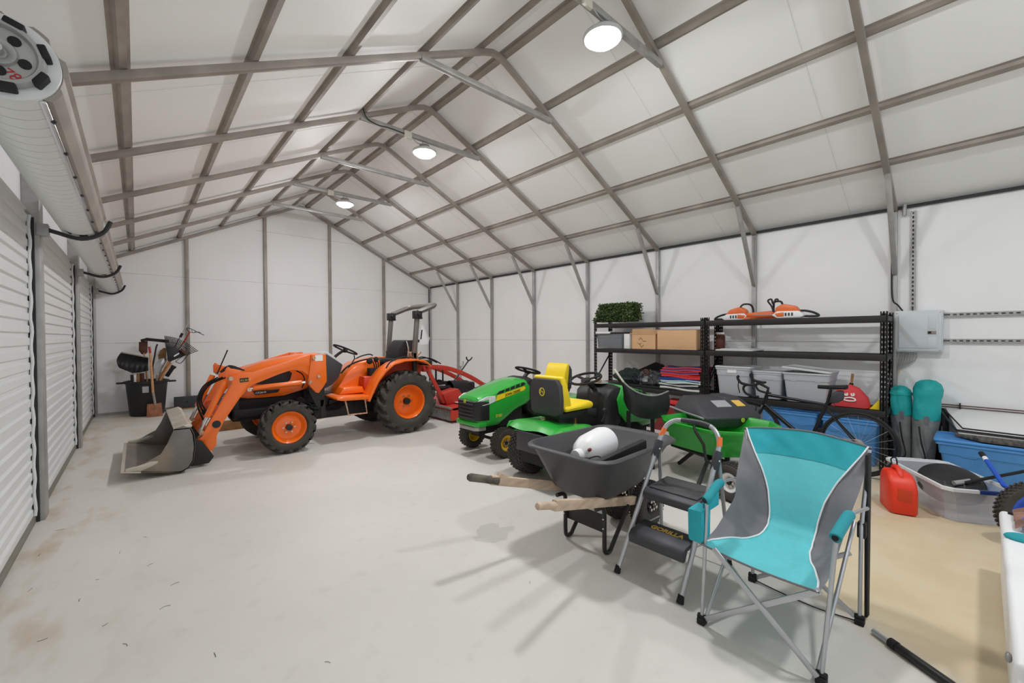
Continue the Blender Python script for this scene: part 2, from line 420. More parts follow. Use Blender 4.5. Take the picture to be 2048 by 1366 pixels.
# far wall
gab = [(-0.15, 0), (7.5, 0), (7.5, 2.96), (RX, 4.86), (-0.15, 2.96)]
wb = struct('wall_back', MB().prism(gab, 'y', YF+0.02, YF+0.06), 'panel')
mb = MB()
for z, wob in ((1.405, 0.008), (2.80, 0.004)):
    for i in range(24):
        x0 = -0.05+i*0.31; q = 0.0022 + wob*0.4*max(0, math.sin(i*1.7))
        if z > 2.5 and (x0 < 0 or x0 > 7.2): continue
        mb.bx((x0, YF+0.0165, z-q/2+0.004*math.sin(i*0.8)), (x0+0.31, YF+0.0205, z+q/2+0.004*math.sin(i*0.8)))
mb.build('joint_line', 'steel', wb)
mb = MB(); mb.bx((2.7, YF+0.0165, 4.02), (5.0, YF+0.0205, 4.024)); mb.build('joint_line', 'steel2', wb)
# left wall: header and jamb posts around three roller doors
wl = struct('wall_left', MB().bx((-0.16, YB, 2.45), (-0.1, 11.5, 3.0)), 'panel')
for k in range(4):
    yc = 2.222+k*3.048
    MB().bx((-0.1, yc-0.09, 0), (0.0, yc+0.09, 3.0)).build('jamb_post', 'steel2', wl, bev=0.006)
    MB().bx((-0.1, yc-0.105, 0), (-0.03, yc-0.092, 2.5)).build('guide_track', 'trackshadow', wl)
MB().bx((-0.16, YB, 0), (-0.1, 2.1, 2.45)).build('wall_sheet', 'panel', wl)
# roof lining
def roof_pt(x, off):
    s = -1 if x < RX else 1
    return x, EZ + SL*(W-abs(x-RX)-RX+0.0) if False else RZ - SL*abs(x-RX) + off*NL
cr = [(-0.2, roof_pt(-0.2, 0.098)[1]), (RX, RZ+0.098*NL), (7.6, roof_pt(7.6, 0.098)[1])]
pl = cr + [(x, z+0.05) for x, z in reversed(cr)]
ce = struct('ceiling', MB().prism(pl, 'y', YB, 11.5), 'roofpanel')
mb = MB()
for k in range(-1, 7):
    y = YA+k*SP+0.42
    for a, b in ((0, 1), (1, 2)):
        mb.bar((cr[a][0], y, cr[a][1]-0.001), (cr[b][0], y, cr[b][1]-0.001), 0.007, 0.004)
mb.build('seam_tape', 'whitemat', ce)
# bowed frames: rafter with bent peak, leg, knee brace, collar tie
n_trim = 0
def nt():
    global n_trim; n_trim += 1; return 'trim_%d' % n_trim
T = 0.057
def frame(y, collar=True, knee=True):
    path = [(0.0, EZ-SL*0.095)] + [(RX-0.16, RZ-SL*0.16), (RX-0.05, RZ-SL*0.075), (RX+0.05, RZ-SL*0.075), (RX+0.16, RZ-SL*0.16)] + [(W+0.06, EZ-SL*0.06)]
    rings = []
    for i, (x, z) in enumerate(path):
        t = (V((path[min(i+1, 5)][0]-path[max(i-1, 0)][0], 0, path[min(i+1, 5)][1]-path[max(i-1, 0)][1]))).normalized()
        nn = V((-t.z, 0, t.x)); c = V((x, y, z))
        rings.append([c+V((0, -T/2, 0)), c+V((0, T/2, 0)), c+V((0, T/2, 0))+nn*T, c+V((0, -T/2, 0))+nn*T])
    o = struct(nt(), MB().loft(rings), 'steel', bev=0.004)
    MB().bx((W, y-T/2, 0), (W+T, y+T/2, EZ-0.01)).build('leg', 'steel2', o, bev=0.004)
    MB().bx((W-0.006, y-0.045, 0), (W+T, y+0.045, 0.012)).build('base_rail', 'steel2', o)
    if knee:
        MB().bar((6.665, y-0.012, 3.245), (7.30, y-0.012, 2.225), 0.05, 0.05, up=(0, 1, 0)).build('knee_brace', 'steel2', o, bev=0.005)
    if collar:
        MB().bar((2.73, y-0.01, 4.285), (4.62, y-0.01, 4.285), 0.054, 0.06).build('collar_tie', 'steel2', o, bev=0.005)
    return o
for k in range(-2, 7): frame(YA+k*SP)
frame(YF-0.02, collar=False, knee=False)
# hat channels running the length of the roof, set on top of the rafters
hat = [(-0.052, 0.0), (-0.03, 0.0), (-0.021, -0.033), (0.021, -0.033), (0.03, 0.0), (0.052, 0.0), (0.052, 0.004), (0.033, 0.004), (0.023, -0.028), (-0.023, -0.028), (-0.033, 0.004), (-0.052, 0.004)]
for x in (0.53, 1.28, 2.03, 2.78, 3.50, 3.83, 4.54, 5.26, 6.0, 6.70):
    s = 1 if x < RX else -1
    tx = V((1, 0, SL*s)).normalized(); nn = V((-tx.z, 0, tx.x)); c = V((x, 0, roof_pt(x, 0.094)[1]))
    ring = [c + tx*p*1.05 + nn*q for p, q in hat]
    mb = MB().loft([[V((p.x, YB, p.z)) for p in ring], [V((p.x, YF, p.z)) for p in ring]])
    struct(nt(), mb, 'steel', ang=20)
# ridge cap between the two hats
# end wall studs
for x in (1.404, 2.884, 4.363, 5.842):
    zt = RZ-SL*abs(x-RX)
    struct(nt(), MB().bx((x-0.032, YF-0.05, 0), (x+0.032, YF+0.018, zt)), 'steel', bev=0.004)
struct(nt(), MB().bx((W, YF-0.05, 0), (W+T, YF+0.01, EZ)), 'steel2', bev=0.004)
struct('baseboard_right', MB().bx((7.35, YB, 0), (7.372, YF, 0.05)), 'steel2')
struct('baseboard_back', MB().bx((0.0, YF-0.005, 0), (7.35, YF+0.019, 0.045)), 'steel2')
struct(nt(), MB().bx((7.33, YB, 2.985), (7.372, YF, 3.0)), 'trackshadow')  # dark strip painted in as the shadow line under the roof edge

# ------------------------------------------------------------------ roller doors
def roller(i, y0, y1):
    # curtain: trapezoid corrugations running across the opening
    prof = []
    z = 0.06
    while z < 2.56:
        prof += [(0.0, z), (0.0, z+0.052), (-0.016, z+0.064), (-0.016, z+0.088)]; z += 0.1
    prof.append((0.0, z))
    f = [(-0.062+x, zz) for x, zz in prof]; bk = [(x-0.004, zz) for x, zz in reversed(f)]
    d = struct('door_%d' % i, MB().prism(f+bk, 'y', y0, y1), 'doorwhite', ang=20)
    MB().bx((-0.085, y0, 0.0), (-0.05, y1, 0.062)).build('bottom_bar', 'olive', d, bev=0.004)
    # wavy painted edge of the curtain next to its guide
    for yy in (y1-0.016, y0+0.012):
        pts = [V((-0.052+0.004*math.sin(k*1.3), yy+0.006*math.sin(k*0.9)+0.004*math.sin(k*2.3), 0.06+k*0.05)) for k in range(50)]
        MB().tube(pts, 0.011, n=6).build('curtain_edge', 'doorwhite', d)
    MB().bx((-0.088, y1-0.03, 0.0), (-0.07, y1, 2.5)).build('edge_strip', 'doorwhite', d)
    ax, az, r = 0.225, 2.555, 0.155
    ya, yb = y0+0.09, y1+0.02
    pr = [(0, 0.02)]
    yy = 0.0; L = yb-ya
    while yy < L-0.1:
        pr += [(yy, r), (yy+0.094, r), (yy+0.0945, r-0.014), (yy+0.0995, r-0.014)]; yy += 0.1
    pr += [(L, r), (L, 0.02)]
    MB().lathe((ax, ya, az), (0, 1, 0), pr, n=48).build('curtain_coil', 'doorwhite', d, ang=30)
    # ribbed outer wrap on the room side of the coil
    ring = []
    A0, A1, n = -48, 95, 26
    for k in range(n+1):
        a = math.radians(A0+(A1-A0)*k/n); rr = r+0.004+(0.014 if k % 8 in (1, 2, 3, 4) else 0.0); ring.append((ax+rr*math.cos(a), az+rr*math.sin(a)))
    inn = [(ax+(r+0.001)*math.cos(math.radians(A0+(A1-A0)*k/n)), az+(r+0.001)*math.sin(math.radians(A0+(A1-A0)*k/n))) for k in range(n, -1, -1)]
    MB().prism(ring+inn, 'y', ya+0.02, yb-0.02).build('ribbed_wrap', 'steel', d, ang=25)
    a = math.radians(A0-3); p = (ax+(r+0.006)*math.cos(a), az+(r+0.006)*math.sin(a))
    MB().bar((p[0], ya+0.02, p[1]), (p[0], yb-0.02, p[1]), 0.02, 0.012).build('wrap_edge_bar', 'chrome', d, bev=0.003)
    mb = MB()
    for q in range(7): mb.cyl((p[0]+0.006, ya+0.2+q*0.41, p[1]-0.003), (p[0]+0.016, ya+0.2+q*0.41, p[1]-0.01), 0.008, n=8)
    mb.split('rivet', 'trackshadow', d)
    # end plate: pressed wheel with rubber lugs
    ep = MB().lathe((ax, ya-0.025, az), (0, 1, 0), [(0.0, 0.02), (-0.01, 0.03), (-0.012, 0.045), (0, 0.05), (0.0, 0.092), (-0.016, 0.1), (-0.016, 0.114), (0.02, 0.118), (0.02, 0.01)], n=40).build('end_wheel', 'steel2', d)
    mb = MB()
    for k in range(7):
        t = 2*PI*k/7+0.35; R = Matrix.Rotation(-t, 3, 'Y')
        mb.box((ax+0.12*math.cos(t), ya-0.02, az+0.12*math.sin(t)), (0.026, 0.05, 0.055), R)
    mb.split('rubber_lug', 'blackmatte', ep, bev=0.006)
    mb = MB()
    for k in range(5):
        t = 2*PI*k/5+0.95
        mb.cyl((ax+0.066*math.cos(t), ya-0.028, az+0.066*math.sin(t)), (ax+0.066*math.cos(t), ya-0.02, az+0.066*math.sin(t)), 0.018, n=16)
    mb.split('wheel_hole', 'blackmatte', ep)
    MB().cyl((ax, ya-0.07, az), (ax, ya+0.01, az), 0.016, n=12).build('axle', 'chrome', ep)
    if i == 1:
        text('780', 0.045, (ax+0.0, ya-0.0265, az-0.07), (0.85, 0, -0.5), (0.5, 0, 0.85), 'txtred', ep, shear=0.2)
    # curved restraint arm at the far jamb
    pts = smooth_path([(-0.02, y1+0.06, 2.30), (0.0, y1+0.05, 2.42), (0.08, y1+0.045, 2.405), (0.24, y1+0.045, 2.37), (0.37, y1+0.045, 2.44), (0.425, y1+0.045, 2.55)], 5)
    MB().tube(pts, 0.017, n=8).build('restraint_arm', 'trackshadow', d)
    MB().bx((-0.02, y1+0.01, 2.36), (0.05, y1+0.1, 2.46)).build('bracket_plate', 'steel2', d, bev=0.006)
    return d
roller(1, 2.325, 5.155); roller(2, 5.373, 8.203); roller(3, 8.421, 11.251)

# ------------------------------------------------------------------ high-bay lamps
M['lamp'] = emit('lamp_lens', (250, 251, 254), 300.0)
def highbay(y, label, x=3.655, z=4.1):
    t = thing('high_bay_light', label, 'ceiling light', (x, y, z), 'round high-bay lights under the ridge')
    MB().lathe((x, y, z), (0, 0, 1), [(0.004, 0.14), (0.0, 0.158), (0.012, 0.172), (0.03, 0.168), (0.042, 0.12), (0.06, 0.1), (0.06, 0.02), (0.02, 0.02), (0.02, 0.14)], n=40).build('housing', 'greylid', t)
    MB().lathe((x, y, z-0.002), (0, 0, 1), [(-0.06, 0.002), (-0.054, 0.06), (-0.034, 0.11), (0.0, 0.146), (0.008, 0.152), (0.012, 0.14), (0.012, 0.002)], n=40).build('lens', 'lamp', t)
    MB().lathe((x, y, z+0.06), (0, 0, 1), [(0.0, 0.085), (0.05, 0.07), (0.06, 0.03), (0.06, 0.002)], n=24).build('driver_cap', 'steel2', t)
    MB().tube(arc((x, y, z+0.13), 0.03, -60, 240, 14), 0.006, n=8).build('hook', 'chrome', t)
    jb = MB().bx((x-0.34, y-0.07, z+0.10), (x-0.23, y-0.038, z+0.20)).build('junction_box', 'cream', t, bev=0.006)
    MB().tube(smooth_path([(x-0.23, y-0.06, z+0.13), (x-0.16, y-0.07, z+0.08), (x-0.09, y-0.06, z+0.085), (x-0.02, y-0.03, z+0.12)], 6), 0.006, n=6).build('power_cable', 'steel2', t)
    return t
highbay(YA+SP, 'large glowing round lamp hooked on the nearest roof tie, at the top of the photo')
highbay(YA+3*SP, 'round lamp hooked on a roof tie, second of the glowing row from the camera')
highbay(YA+5*SP, 'smallest round lamp of the row, on the roof tie nearest the far wall')
highbay(YA-1*SP, 'round high-bay lamp on the roof tie behind the camera, outside the photo')
t = thing('cable_run', 'thin grey power cable clipped along a roof tie beside the second lamp', 'cable', (2.8, YA+3*SP-0.05, 4.3))
MB().tube(smooth_path([(2.74, YA+3*SP-0.06, 4.40), (2.80, YA+3*SP-0.06, 4.28), (2.95, YA+3*SP-0.055, 4.245), (3.1, YA+3*SP-0.05, 4.26), (3.32, YA+3*SP-0.055, 4.25)], 6), 0.007, n=6).build('sheath', 'blacksteel', t)

wd = bpy.data.worlds.new('daylight'); SC.world = wd; wd.use_nodes = True
wd.node_tree.nodes['Background'].inputs[0].default_value = (0.86, 0.93, 1.0, 1); wd.node_tree.nodes['Background'].inputs[1].default_value = 0.9
SC.view_settings.view_transform = 'Standard'; SC.view_settings.look = 'None'; SC.view_settings.gamma = 1.0; SC.view_settings.exposure = -0.16
SC.view_settings.use_curve_mapping = False

SC.cycles.diffuse_bounces = 10; SC.cycles.max_bounces = 14; SC.cycles.transparent_max_bounces = 12
# ------------------------------------------------------------------ orange tractor with front loader (heads towards the doors, -X)
YT = 6.7
def mir(y): return 2*YT - y
t = tractor = thing('tractor', 'orange compact tractor with a front loader, roll bar folded back, parked across the shed', 'tractor', (2.9, YT, 0))
def wheel(parent, c, R, w, rim, kind, out, depth, hubr, rimmat, lug, hubmat='blacksteel', hubl=0.05, flip=1, n=48, axis=(0, 1, 0)):
    ty = tyre_mesh(c, axis, R, w, rim, kind, lug, flip=flip, n=n).build('tyre', 'rubber', parent, ang=30)
    rm = rim_mesh(c, axis, rim, w, depth, out, hubr).build('rim', rimmat, parent)
    BASE[rm.name] = BASE[parent.name]
    d = V(axis).normalized(); fc = V(c) + d*out*(w/2*0.70-depth+0.012)
    hb = MB(); hb.lathe(fc, d*out, [(0, hubr), (hubl, hubr*0.92), (hubl*1.05, hubr*0.6), (hubl*1.05, 0.002), (0, 0.002)], n=20)
    hb.build('hub', hubmat, rm)
    mb = MB(); dd, a, b = basis(d)
    for k in range(6):
        q = fc + (a*math.cos(k*PI/3)+b*math.sin(k*PI/3))*hubr*1.7
        mb.cyl(q, q+d*out*0.018, 0.012, n=6)
    mb.split('lug_nut', 'bolt', rm)
    return ty
for s in (1, -1):
    out = -s
    yf = 6.055 if s > 0 else mir(6.055); yr = 6.09 if s > 0 else mir(6.09)
    wheel(t, (2.045, yf, 0.338), 0.342, 0.26, 0.205, 'ag', out, 0.05, 0.04, 'orange', 0.036, flip=1)
    wheel(t, (3.755, yr, 0.487), 0.49, 0.36, 0.262, 'ag', out, 0.12, 0.055, 'orange', 0.05, flip=1)
# hood: lofted shell
secs = [(1.50, 0.17, 0.97, 0.76), (1.56, 0.215, 1.03, 0.72), (1.68, 0.245, 1.105, 0.70), (1.86, 0.262, 1.175, 0.695), (2.1, 0.27, 1.225, 0.70), (2.35, 0.275, 1.262, 0.76), (2.58, 0.278, 1.275, 0.84)]
rings = []
for x, hw, zt, zb in secs:
    hp = [(-hw*0.92, zb), (-hw, zb+0.05), (-hw, (zt+zb)/2), (-hw*0.985, zt-0.13), (-hw*0.9, zt-0.07), (-hw*0.72, zt-0.028), (-hw*0.4, zt-0.006), (0, zt), (hw*0.4, zt-0.006), (hw*0.72, zt-0.028), (hw*0.9, zt-0.07), (hw*0.985, zt-0.13), (hw, (zt+zb)/2), (hw, zb+0.05), (hw*0.92, zb)]
    rings.append([(x, YT+p, z) for p, z in hp])
hood = MB().loft(rings).build('hood', 'orange', t, bev=0.004, ang=30)
yn = YT-0.277
MB().prism(xz([(508, 768), (560, 746), (578, 741), (584, 746), (580, 760), (570, 768), (540, 771)], yn), 'y', yn-0.006, yn+0.01).build('side_vent', 'black', hood, bev=0.003)
MB().prism(xz([(505, 782), (560, 778), (556, 784), (511, 790)], yn), 'y', yn-0.006, yn+0.01).build('lower_vent', 'black', hood, bev=0.002)
a = on_y(511, 788, yn-0.008); b = on_y(536, 785, yn-0.008)
text('CK2610', 0.032, a, b-a, (0, 0, 1), 'txtwhite', hood, sx=1.15)
MB().prism(xz([(524, 751), (536, 743), (582, 729), (586, 730), (578, 735), (540, 747)], yn+0.005), 'y', yn-0.009, yn+0.006).build('decal_strip', 'sticker', hood)
a = on_y(533, 749.5, yn-0.0105); b = on_y(578, 735, yn-0.0105)
text('KIOTI', 0.06, a, b-a, (0, 0, 1), 'txtwhite', hood, shear=0.25, bold=0.0012); a2 = a+(b-a)*0.5
text('CK2610', 0.05, a2, b-a, (0, 0, 1), 'txtblack', hood, shear=0.25)
# head lamp and grille
MB().sphere((1.62, YT-0.2, 1.0), (0.06, 0.04, 0.025)).build('headlamp', 'lens', hood)
MB().sphere((1.62, YT+0.2, 1.0), (0.06, 0.04, 0.025)).build('headlamp', 'lens', hood)
MB().bx((1.5, YT-0.22, 0.42), (1.58, YT+0.22, 0.74)).build('grille', 'black', t, bev=0.02)
# chassis
mb = MB(); mb.bx((1.5, YT-0.2, 0.40), (2.5, YT+0.2, 0.74)); mb.bx((2.35, YT-0.24, 0.55), (2.6, YT+0.24, 0.86)); mb.bx((1.5, YT-0.3, 0.46), (2.2, YT+0.3, 0.56))
mb.cyl((2.3, YT-0.3, 0.6), (2.3, YT-0.22, 0.6), 0.06); mb.cyl((2.42, YT-0.3, 0.75), (2.42, YT-0.2, 0.75), 0.04)
mb.build('engine_block', 'blackmatte', t, bev=0.02)
mb = MB(); mb.bx((2.5, YT-0.19, 0.30), (3.5, YT+0.19, 0.66)); mb.bx((3.4, YT-0.28, 0.30), (4.02, YT+0.28, 0.78)); mb.bx((2.7, YT-0.24, 0.42), (3.1, YT+0.24, 0.58))
mb.build('transmission', 'blacksteel', t, bev=0.02)
mb = MB(); mb.cyl((2.045, YT-0.56, 0.338), (2.045, YT+0.56, 0.338), 0.05); mb.sphere((2.045, YT, 0.34), (0.1, 0.12, 0.1)); mb.build('front_axle', 'blacksteel', t)
MB().cyl((3.755, YT-0.52, 0.487), (3.755, YT+0.52, 0.487), 0.085).build('rear_axle', 'blacksteel', t)
mb = MB()
for k in range(7): mb.tube(smooth_path([(2.35+0.03*k, YT-0.24, 0.5+0.03*(k % 3)), (2.5+0.05*k, YT-0.27, 0.42+0.04*(k % 2)), (2.75+0.06*k, YT-0.26, 0.5+0.02*k)], 5), 0.011, n=6)
mb.split('hydraulic_lines', 'blackmatte', t)
# dark cowl and dashboard
MB().prism([(2.57, 1.262), (2.67, 1.255), (2.90, 1.09), (2.84, 0.90), (2.74, 0.80), (2.57, 0.72)], 'y', YT-0.29, YT+0.29).build('cowl', 'greyplastic', t, bev=0.02)
MB().prism([(2.62, 1.26), (2.70, 1.29), (2.80, 1.22), (2.90, 1.10), (2.86, 1.08)], 'y', YT-0.2, YT+0.2).build('dashboard', 'greylid', t, bev=0.015)
MB().tube([(2.78, YT, 1.12), (2.93, YT, 1.24), (3.02, YT, 1.30)], 0.022, n=10).build('steering_column', 'blacksteel', t)
sw_c = V((3.04, YT, 1.305)); sw_n = V((0.42, 0, 0.9)).normalized(); sd, sa, sb = basis(sw_n)
sw = MB().tube([sw_c + (sa*math.cos(2*PI*k/28)+sb*math.sin(2*PI*k/28))*0.185 for k in range(28)], 0.014, n=8, closed=True).build('steering_wheel', 'blackmatte', t)
mb = MB()
for k in range(3):
    q = 2*PI*k/3+0.5
    mb.bar(sw_c-sw_n*0.02, sw_c+(sa*math.cos(q)+sb*math.sin(q))*0.18, 0.03, 0.012, up=sw_n)
mb.sphere(sw_c-sw_n*0.02, (0.045, 0.045, 0.03)); mb.build('spoke', 'blackmatte', sw)
MB().tube(smooth_path([(3.13, YT-0.12, 1.22), (3.13, YT-0.13, 1.16), (3.08, YT-0.13, 1.08), (3.02, YT-0.12, 1.0)], 5), 0.008, n=6).build('shuttle_lever', 'blackmatte', t)
mb = MB(); mb.tube(smooth_path([(2.86, YT-0.3, 0.96), (2.95, YT-0.33, 1.06), (3.1, YT-0.34, 1.13), (3.26, YT-0.33, 1.16)], 6), 0.012, n=8); mb.build('hand_rail', 'blackmatte', t)
# operator floor, console, seat pedestal
MB().prism([(2.78, 0.66), (2.86, 0.80), (2.98, 0.98), (3.14, 1.10), (3.34, 1.15), (3.50, 1.14), (3.50, 0.66)], 'y', YT-0.26, YT+0.26).build('tunnel_cover', 'orange', t, bev=0.03)
mb = MB(); mb.prism([(2.66, 0.645), (2.76, 0.66), (3.15, 0.64), (3.15, 0.585), (2.74, 0.60), (2.66, 0.62)], 'y', 6.0, mir(6.0)); mb.prism([(2.78, 0.66), (2.84, 0.755), (3.13, 0.755), (3.16, 0.66)], 'y', 6.25, mir(6.25))
mb.build('step_platform', 'orange', t, bev=0.012)
MB().tube([(2.79, 6.04, 0.60), (2.83, 6.03, 0.39), (3.10, 6.03, 0.385), (3.075, 6.04, 0.60)], 0.013, n=8).build('stirrup_step', 'copper', t)
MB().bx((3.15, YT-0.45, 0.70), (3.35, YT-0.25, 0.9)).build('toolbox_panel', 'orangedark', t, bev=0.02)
mb = MB()
for k in range(4):
    mb.tube(smooth_path([(3.3+0.03*k, YT-0.34, 0.82), (3.36+0.03*k, YT-0.36, 1.0), (3.33+0.04*k, YT-0.37, 1.12)], 5), 0.011, n=6)
mb.sphere((3.28, YT-0.36, 1.13), (0.05, 0.035, 0.05)); mb.sphere((3.38, YT-0.37, 1.15), (0.04, 0.03, 0.045)); mb.bx((3.26, YT-0.42, 0.86), (3.42, YT-0.3, 1.02))
mb.build('loader_joystick', 'blackmatte', t, bev=0.006)
mb = MB(); mb.bx((3.55, YT-0.2, 0.78), (3.95, YT+0.2, 1.05)); mb.build('seat_pedestal', 'blacksteel', t, bev=0.02)
cush = []
MB().prism([(3.46, 1.07), (3.47, 1.13), (3.55, 1.16), (3.90, 1.13), (3.92, 1.05)], 'y', YT-0.25, YT+0.25).build('seat_cushion', 'blackmatte', t, bev=0.03, seg=3)
sb_ = MB().prism([(3.80, 1.12), (3.86, 1.32), (3.94, 1.435), (3.99, 1.45), (4.02, 1.42), (4.0, 1.25), (3.96, 1.08), (3.86, 1.06)], 'y', YT-0.225, YT+0.225).build('seat_back', 'blackmatte', t, bev=0.05, seg=4)
MB().tube(smooth_path([(3.99, YT-0.238, 1.12), (4.005, YT-0.24, 1.3), (3.975, YT-0.238, 1.43)], 5), 0.008, n=6).build('seat_piping', 'whitepipe', sb_)
# fenders
for s in (1, -1):
    ya, yb = (5.98, 6.30) if s > 0 else (mir(6.30), mir(5.98))
    pth = [(3.10, 0.575), (3.14, 0.66), (3.24, 0.86), (3.36, 1.00), (3.52, 1.10), (3.70, 1.145), (3.90, 1.15), (4.06, 1.12), (4.17, 1.04)]
    inn = [(x+0.03*(1 if x < 3.5 else 0), z-0.03) for x, z in pth]
    fo = MB().prism(pth+list(reversed(inn)), 'y', ya, yb).build('fender', 'orange', t, bev=0.01, ang=30)
    yi = yb if s > 0 else ya
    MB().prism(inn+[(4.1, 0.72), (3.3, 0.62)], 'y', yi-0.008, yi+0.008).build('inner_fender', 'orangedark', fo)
    ye = ya+0.04 if s > 0 else yb-0.04
    MB().tube(smooth_path([(3.40, ye, 1.03), (3.46, ye, 1.11), (3.58, ye, 1.165), (3.72, ye, 1.19), (3.78, ye, 1.165)], 5), 0.011, n=8).build('grab_handle', 'blackmatte', fo)
MB().bx((4.1, 6.0, 1.03), (4.2, 6.32, 1.12)).build('rear_lamp', 'blacksteel', t, bev=0.02)
mb = MB(); mb.bx((4.0, YT-0.24, 1.06), (4.2, YT+0.24, 1.16)); mb.cyl((4.05, YT-0.3, 1.2), (4.05, YT-0.1, 1.2), 0.05); mb.cyl((4.1, YT-0.28, 1.14), (4.22, YT-0.28, 1.24), 0.018); mb.cyl((3.98, YT-0.3, 1.14), (3.98, YT-0.3, 1.32), 0.01)
mb.build('hydraulic_valve', 'copper', t, bev=0.01)
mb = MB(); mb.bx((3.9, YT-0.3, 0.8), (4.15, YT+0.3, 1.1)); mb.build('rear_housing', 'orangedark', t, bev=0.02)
# roll bar
for s in (1, -1):
    yy = 6.2 if s > 0 else mir(6.25)
    MB().bar((3.99, yy, 0.72), (3.97, yy, 1.25), 0.06, 0.07, up=(1, 0, 0)).build('roll_bar_foot', 'blacksteel', t, bev=0.012)
    MB().bar((3.97, yy, 1.15), (4.04, yy, 1.90), 0.06, 0.075, up=(1, 0, 0)).build('roll_bar_post', 'rops', t, bev=0.012)
    mb = MB(); mb.bx((3.97, yy-0.055, 1.80), (4.1, yy+0.055, 1.93)); mb.cyl((4.03, yy-0.09, 1.87), (4.03, yy+0.09, 1.87), 0.022); mb.cyl((4.08, yy-0.08, 1.81), (4.08, yy+0.08, 1.81), 0.015)
    mb.build('hinge_bracket', 'blacksteel', t, bev=0.008)
y1_, y2_ = 6.2, mir(6.25)
pts = [(4.05, y1_, 1.91), (4.28, y1_, 2.0)] + arc((4.30, y1_+0.12, 2.01), 0.12, -90, 0, 5, (1, 0, 0.35), (0, 1, 0)) + arc((4.30, y2_-0.12, 2.01), 0.12, 0, 90, 5, (1, 0, 0.35), (0, 1, 0)) + [(4.28, y2_, 2.0), (4.05, y2_, 1.91)]
MB().tube(pts, 0.048, n=4).build('roll_bar_hoop', 'rops', t, bev=0.008, ang=50)
smv = MB().prism(xz([(843, 650), (846.5, 649), (852, 662), (859.5, 676), (856.5, 688), (838, 690.5), (839, 684)], 6.8), 'y', 6.8, 6.808)
sv = smv.build('slow_vehicle_plate', 'whitemat', t); MB().prism(xz([(842.5, 660), (845, 659.5), (843, 678), (840.5, 679)], 6.8), 'y', 6.796, 6.802).build('slot', 'blacksteel', sv)
MB().bx((4.3, 6.81, 1.40), (4.56, 6.85, 1.45)).build('plate_bracket', 'blacksteel', t)
MB().bx((4.02, 6.78, 1.1), (4.36, 6.86, 1.44)).build('plate_post', 'blacksteel', t, bev=0.01)
# loader
arm_px = [(622, 709), (507, 745), (483, 746), (462, 752), (464, 767), (414, 853), (403, 874), (391, 881), (399, 895), (406, 921), (419, 908), (433, 890), (434, 870), (448, 843), (480, 796), (489, 786), (503, 771), (560, 748), (584, 740), (604, 742), (618, 752)]
loader_y = 6.12
arm = xz(arm_px, loader_y)
for s in (1, -1):
    ya, yb = (loader_y, loader_y+0.075) if s > 0 else (mir(loader_y+0.075), mir(loader_y))
    yo = ya-0.012 if s > 0 else yb+0.012
    ym = (ya+yb)/2
    a_ = MB().prism(arm, 'y', ya, yb).build('loader_arm', 'orange', t, bev=0.008)
    mb = MB()
    for px, py in ((461, 757), (498, 779), (403, 865), (420, 905), (409, 920)):
        p = on_y(px, py, loader_y); mb.cyl((p.x, ya-0.035, p.z), (p.x, yb+0.035, p.z), 0.026, n=14)
    mb.split('pivot_pin', 'copper', a_)
    p = on_y(433, 848.5, loader_y); MB().cyl((p.x, ya-0.004, p.z), (p.x, yb+0.004, p.z), 0.045, n=20).build('arm_hole', 'black', a_)
    # lift cylinder
    p0, p1 = on_y(500, 778, loader_y), on_y(612, 765, loader_y)
    c0 = V((p0.x, ym, p0.z)); c1 = V((p1.x, ym, p1.z))
    cy = MB().cyl(c0+(c1-c0)*0.06, c0+(c1-c0)*0.93, 0.034).build('lift_cylinder', 'orange', t, bev=0.004)
    MB().cyl(c0, c1, 0.018).build('piston_rod', 'chrome', cy)
    # bucket cylinder along the lower arm
    p0, p1 = on_y(459, 757, loader_y), on_y(404, 866, loader_y)
    yc_ = ym+ (0.0)
    c0 = V((p0.x-0.03, yc_, p0.z)); c1 = V((p1.x-0.02, yc_, p1.z))
    cy = MB().cyl(c0+(c1-c0)*0.05, c0+(c1-c0)*0.72, 0.036).build('bucket_cylinder', 'orange', t, bev=0.004)
    MB().cyl(c0+(c1-c0)*0.7, c1, 0.02).build('piston_rod', 'chrome', cy)
    # post: orange plate in front of a dark bracket
    pb = xz([(617, 756), (643, 760), (652, 720), (653, 800), (650, 814), (641, 818), (634, 810), (622, 786)], loader_y)
    yi0, yi1 = (yb, yb+0.03) if s > 0 else (ya-0.03, ya)
    MB().prism(pb, 'y', yi0, yi1).build('loader_bracket', 'blacksteel', t, bev=0.006)
    po = xz([(622, 709), (651, 708), (653, 762), (646, 774), (637, 786), (631, 785), (615, 768)], loader_y)
    pst = MB().prism(po, 'y', ya-0.02, yb+0.02).build('loader_post', 'orange', t, bev=0.008)
    mb = MB()
    for px, py in ((626, 716), (619, 764), (636, 752)):
        p = on_y(px, py, loader_y); mb.cyl((p.x, ya-0.05, p.z), (p.x, yb+0.05, p.z), 0.022, n=14)
    mb.split('pivot_pin', 'copper', pst)
    if s > 0:
        p = on_y(637, 716, loader_y); MB().bx((p.x-0.05, ya-0.0225, p.z-0.04), (p.x+0.05, ya-0.019, p.z+0.04)).build('sticker', 'txtwhite', pst)
        p = on_y(488, 760.5, loader_y); MB().prism(xz([(479, 757), (497, 755), (497.5, 763), (480, 765)], loader_y), 'y', ya-0.003, ya+0.001).build('warning_label', 'txtblack', a_)
        a0 = on_y(481, 763, loader_y); text('KL2610', 0.035, (a0.x, ya-0.0045, a0.z), (1, 0, 0.06), (0, 0, 1), 'gold', a_)
    # dark foot hanging from the bracket
    MB().prism(xz([(643, 800), (653, 800), (655, 832), (650, 838), (645, 836)], loader_y+0.02), 'y', yi0, yi1).build('frame_plate', 'blacksteel', t, bev=0.004)
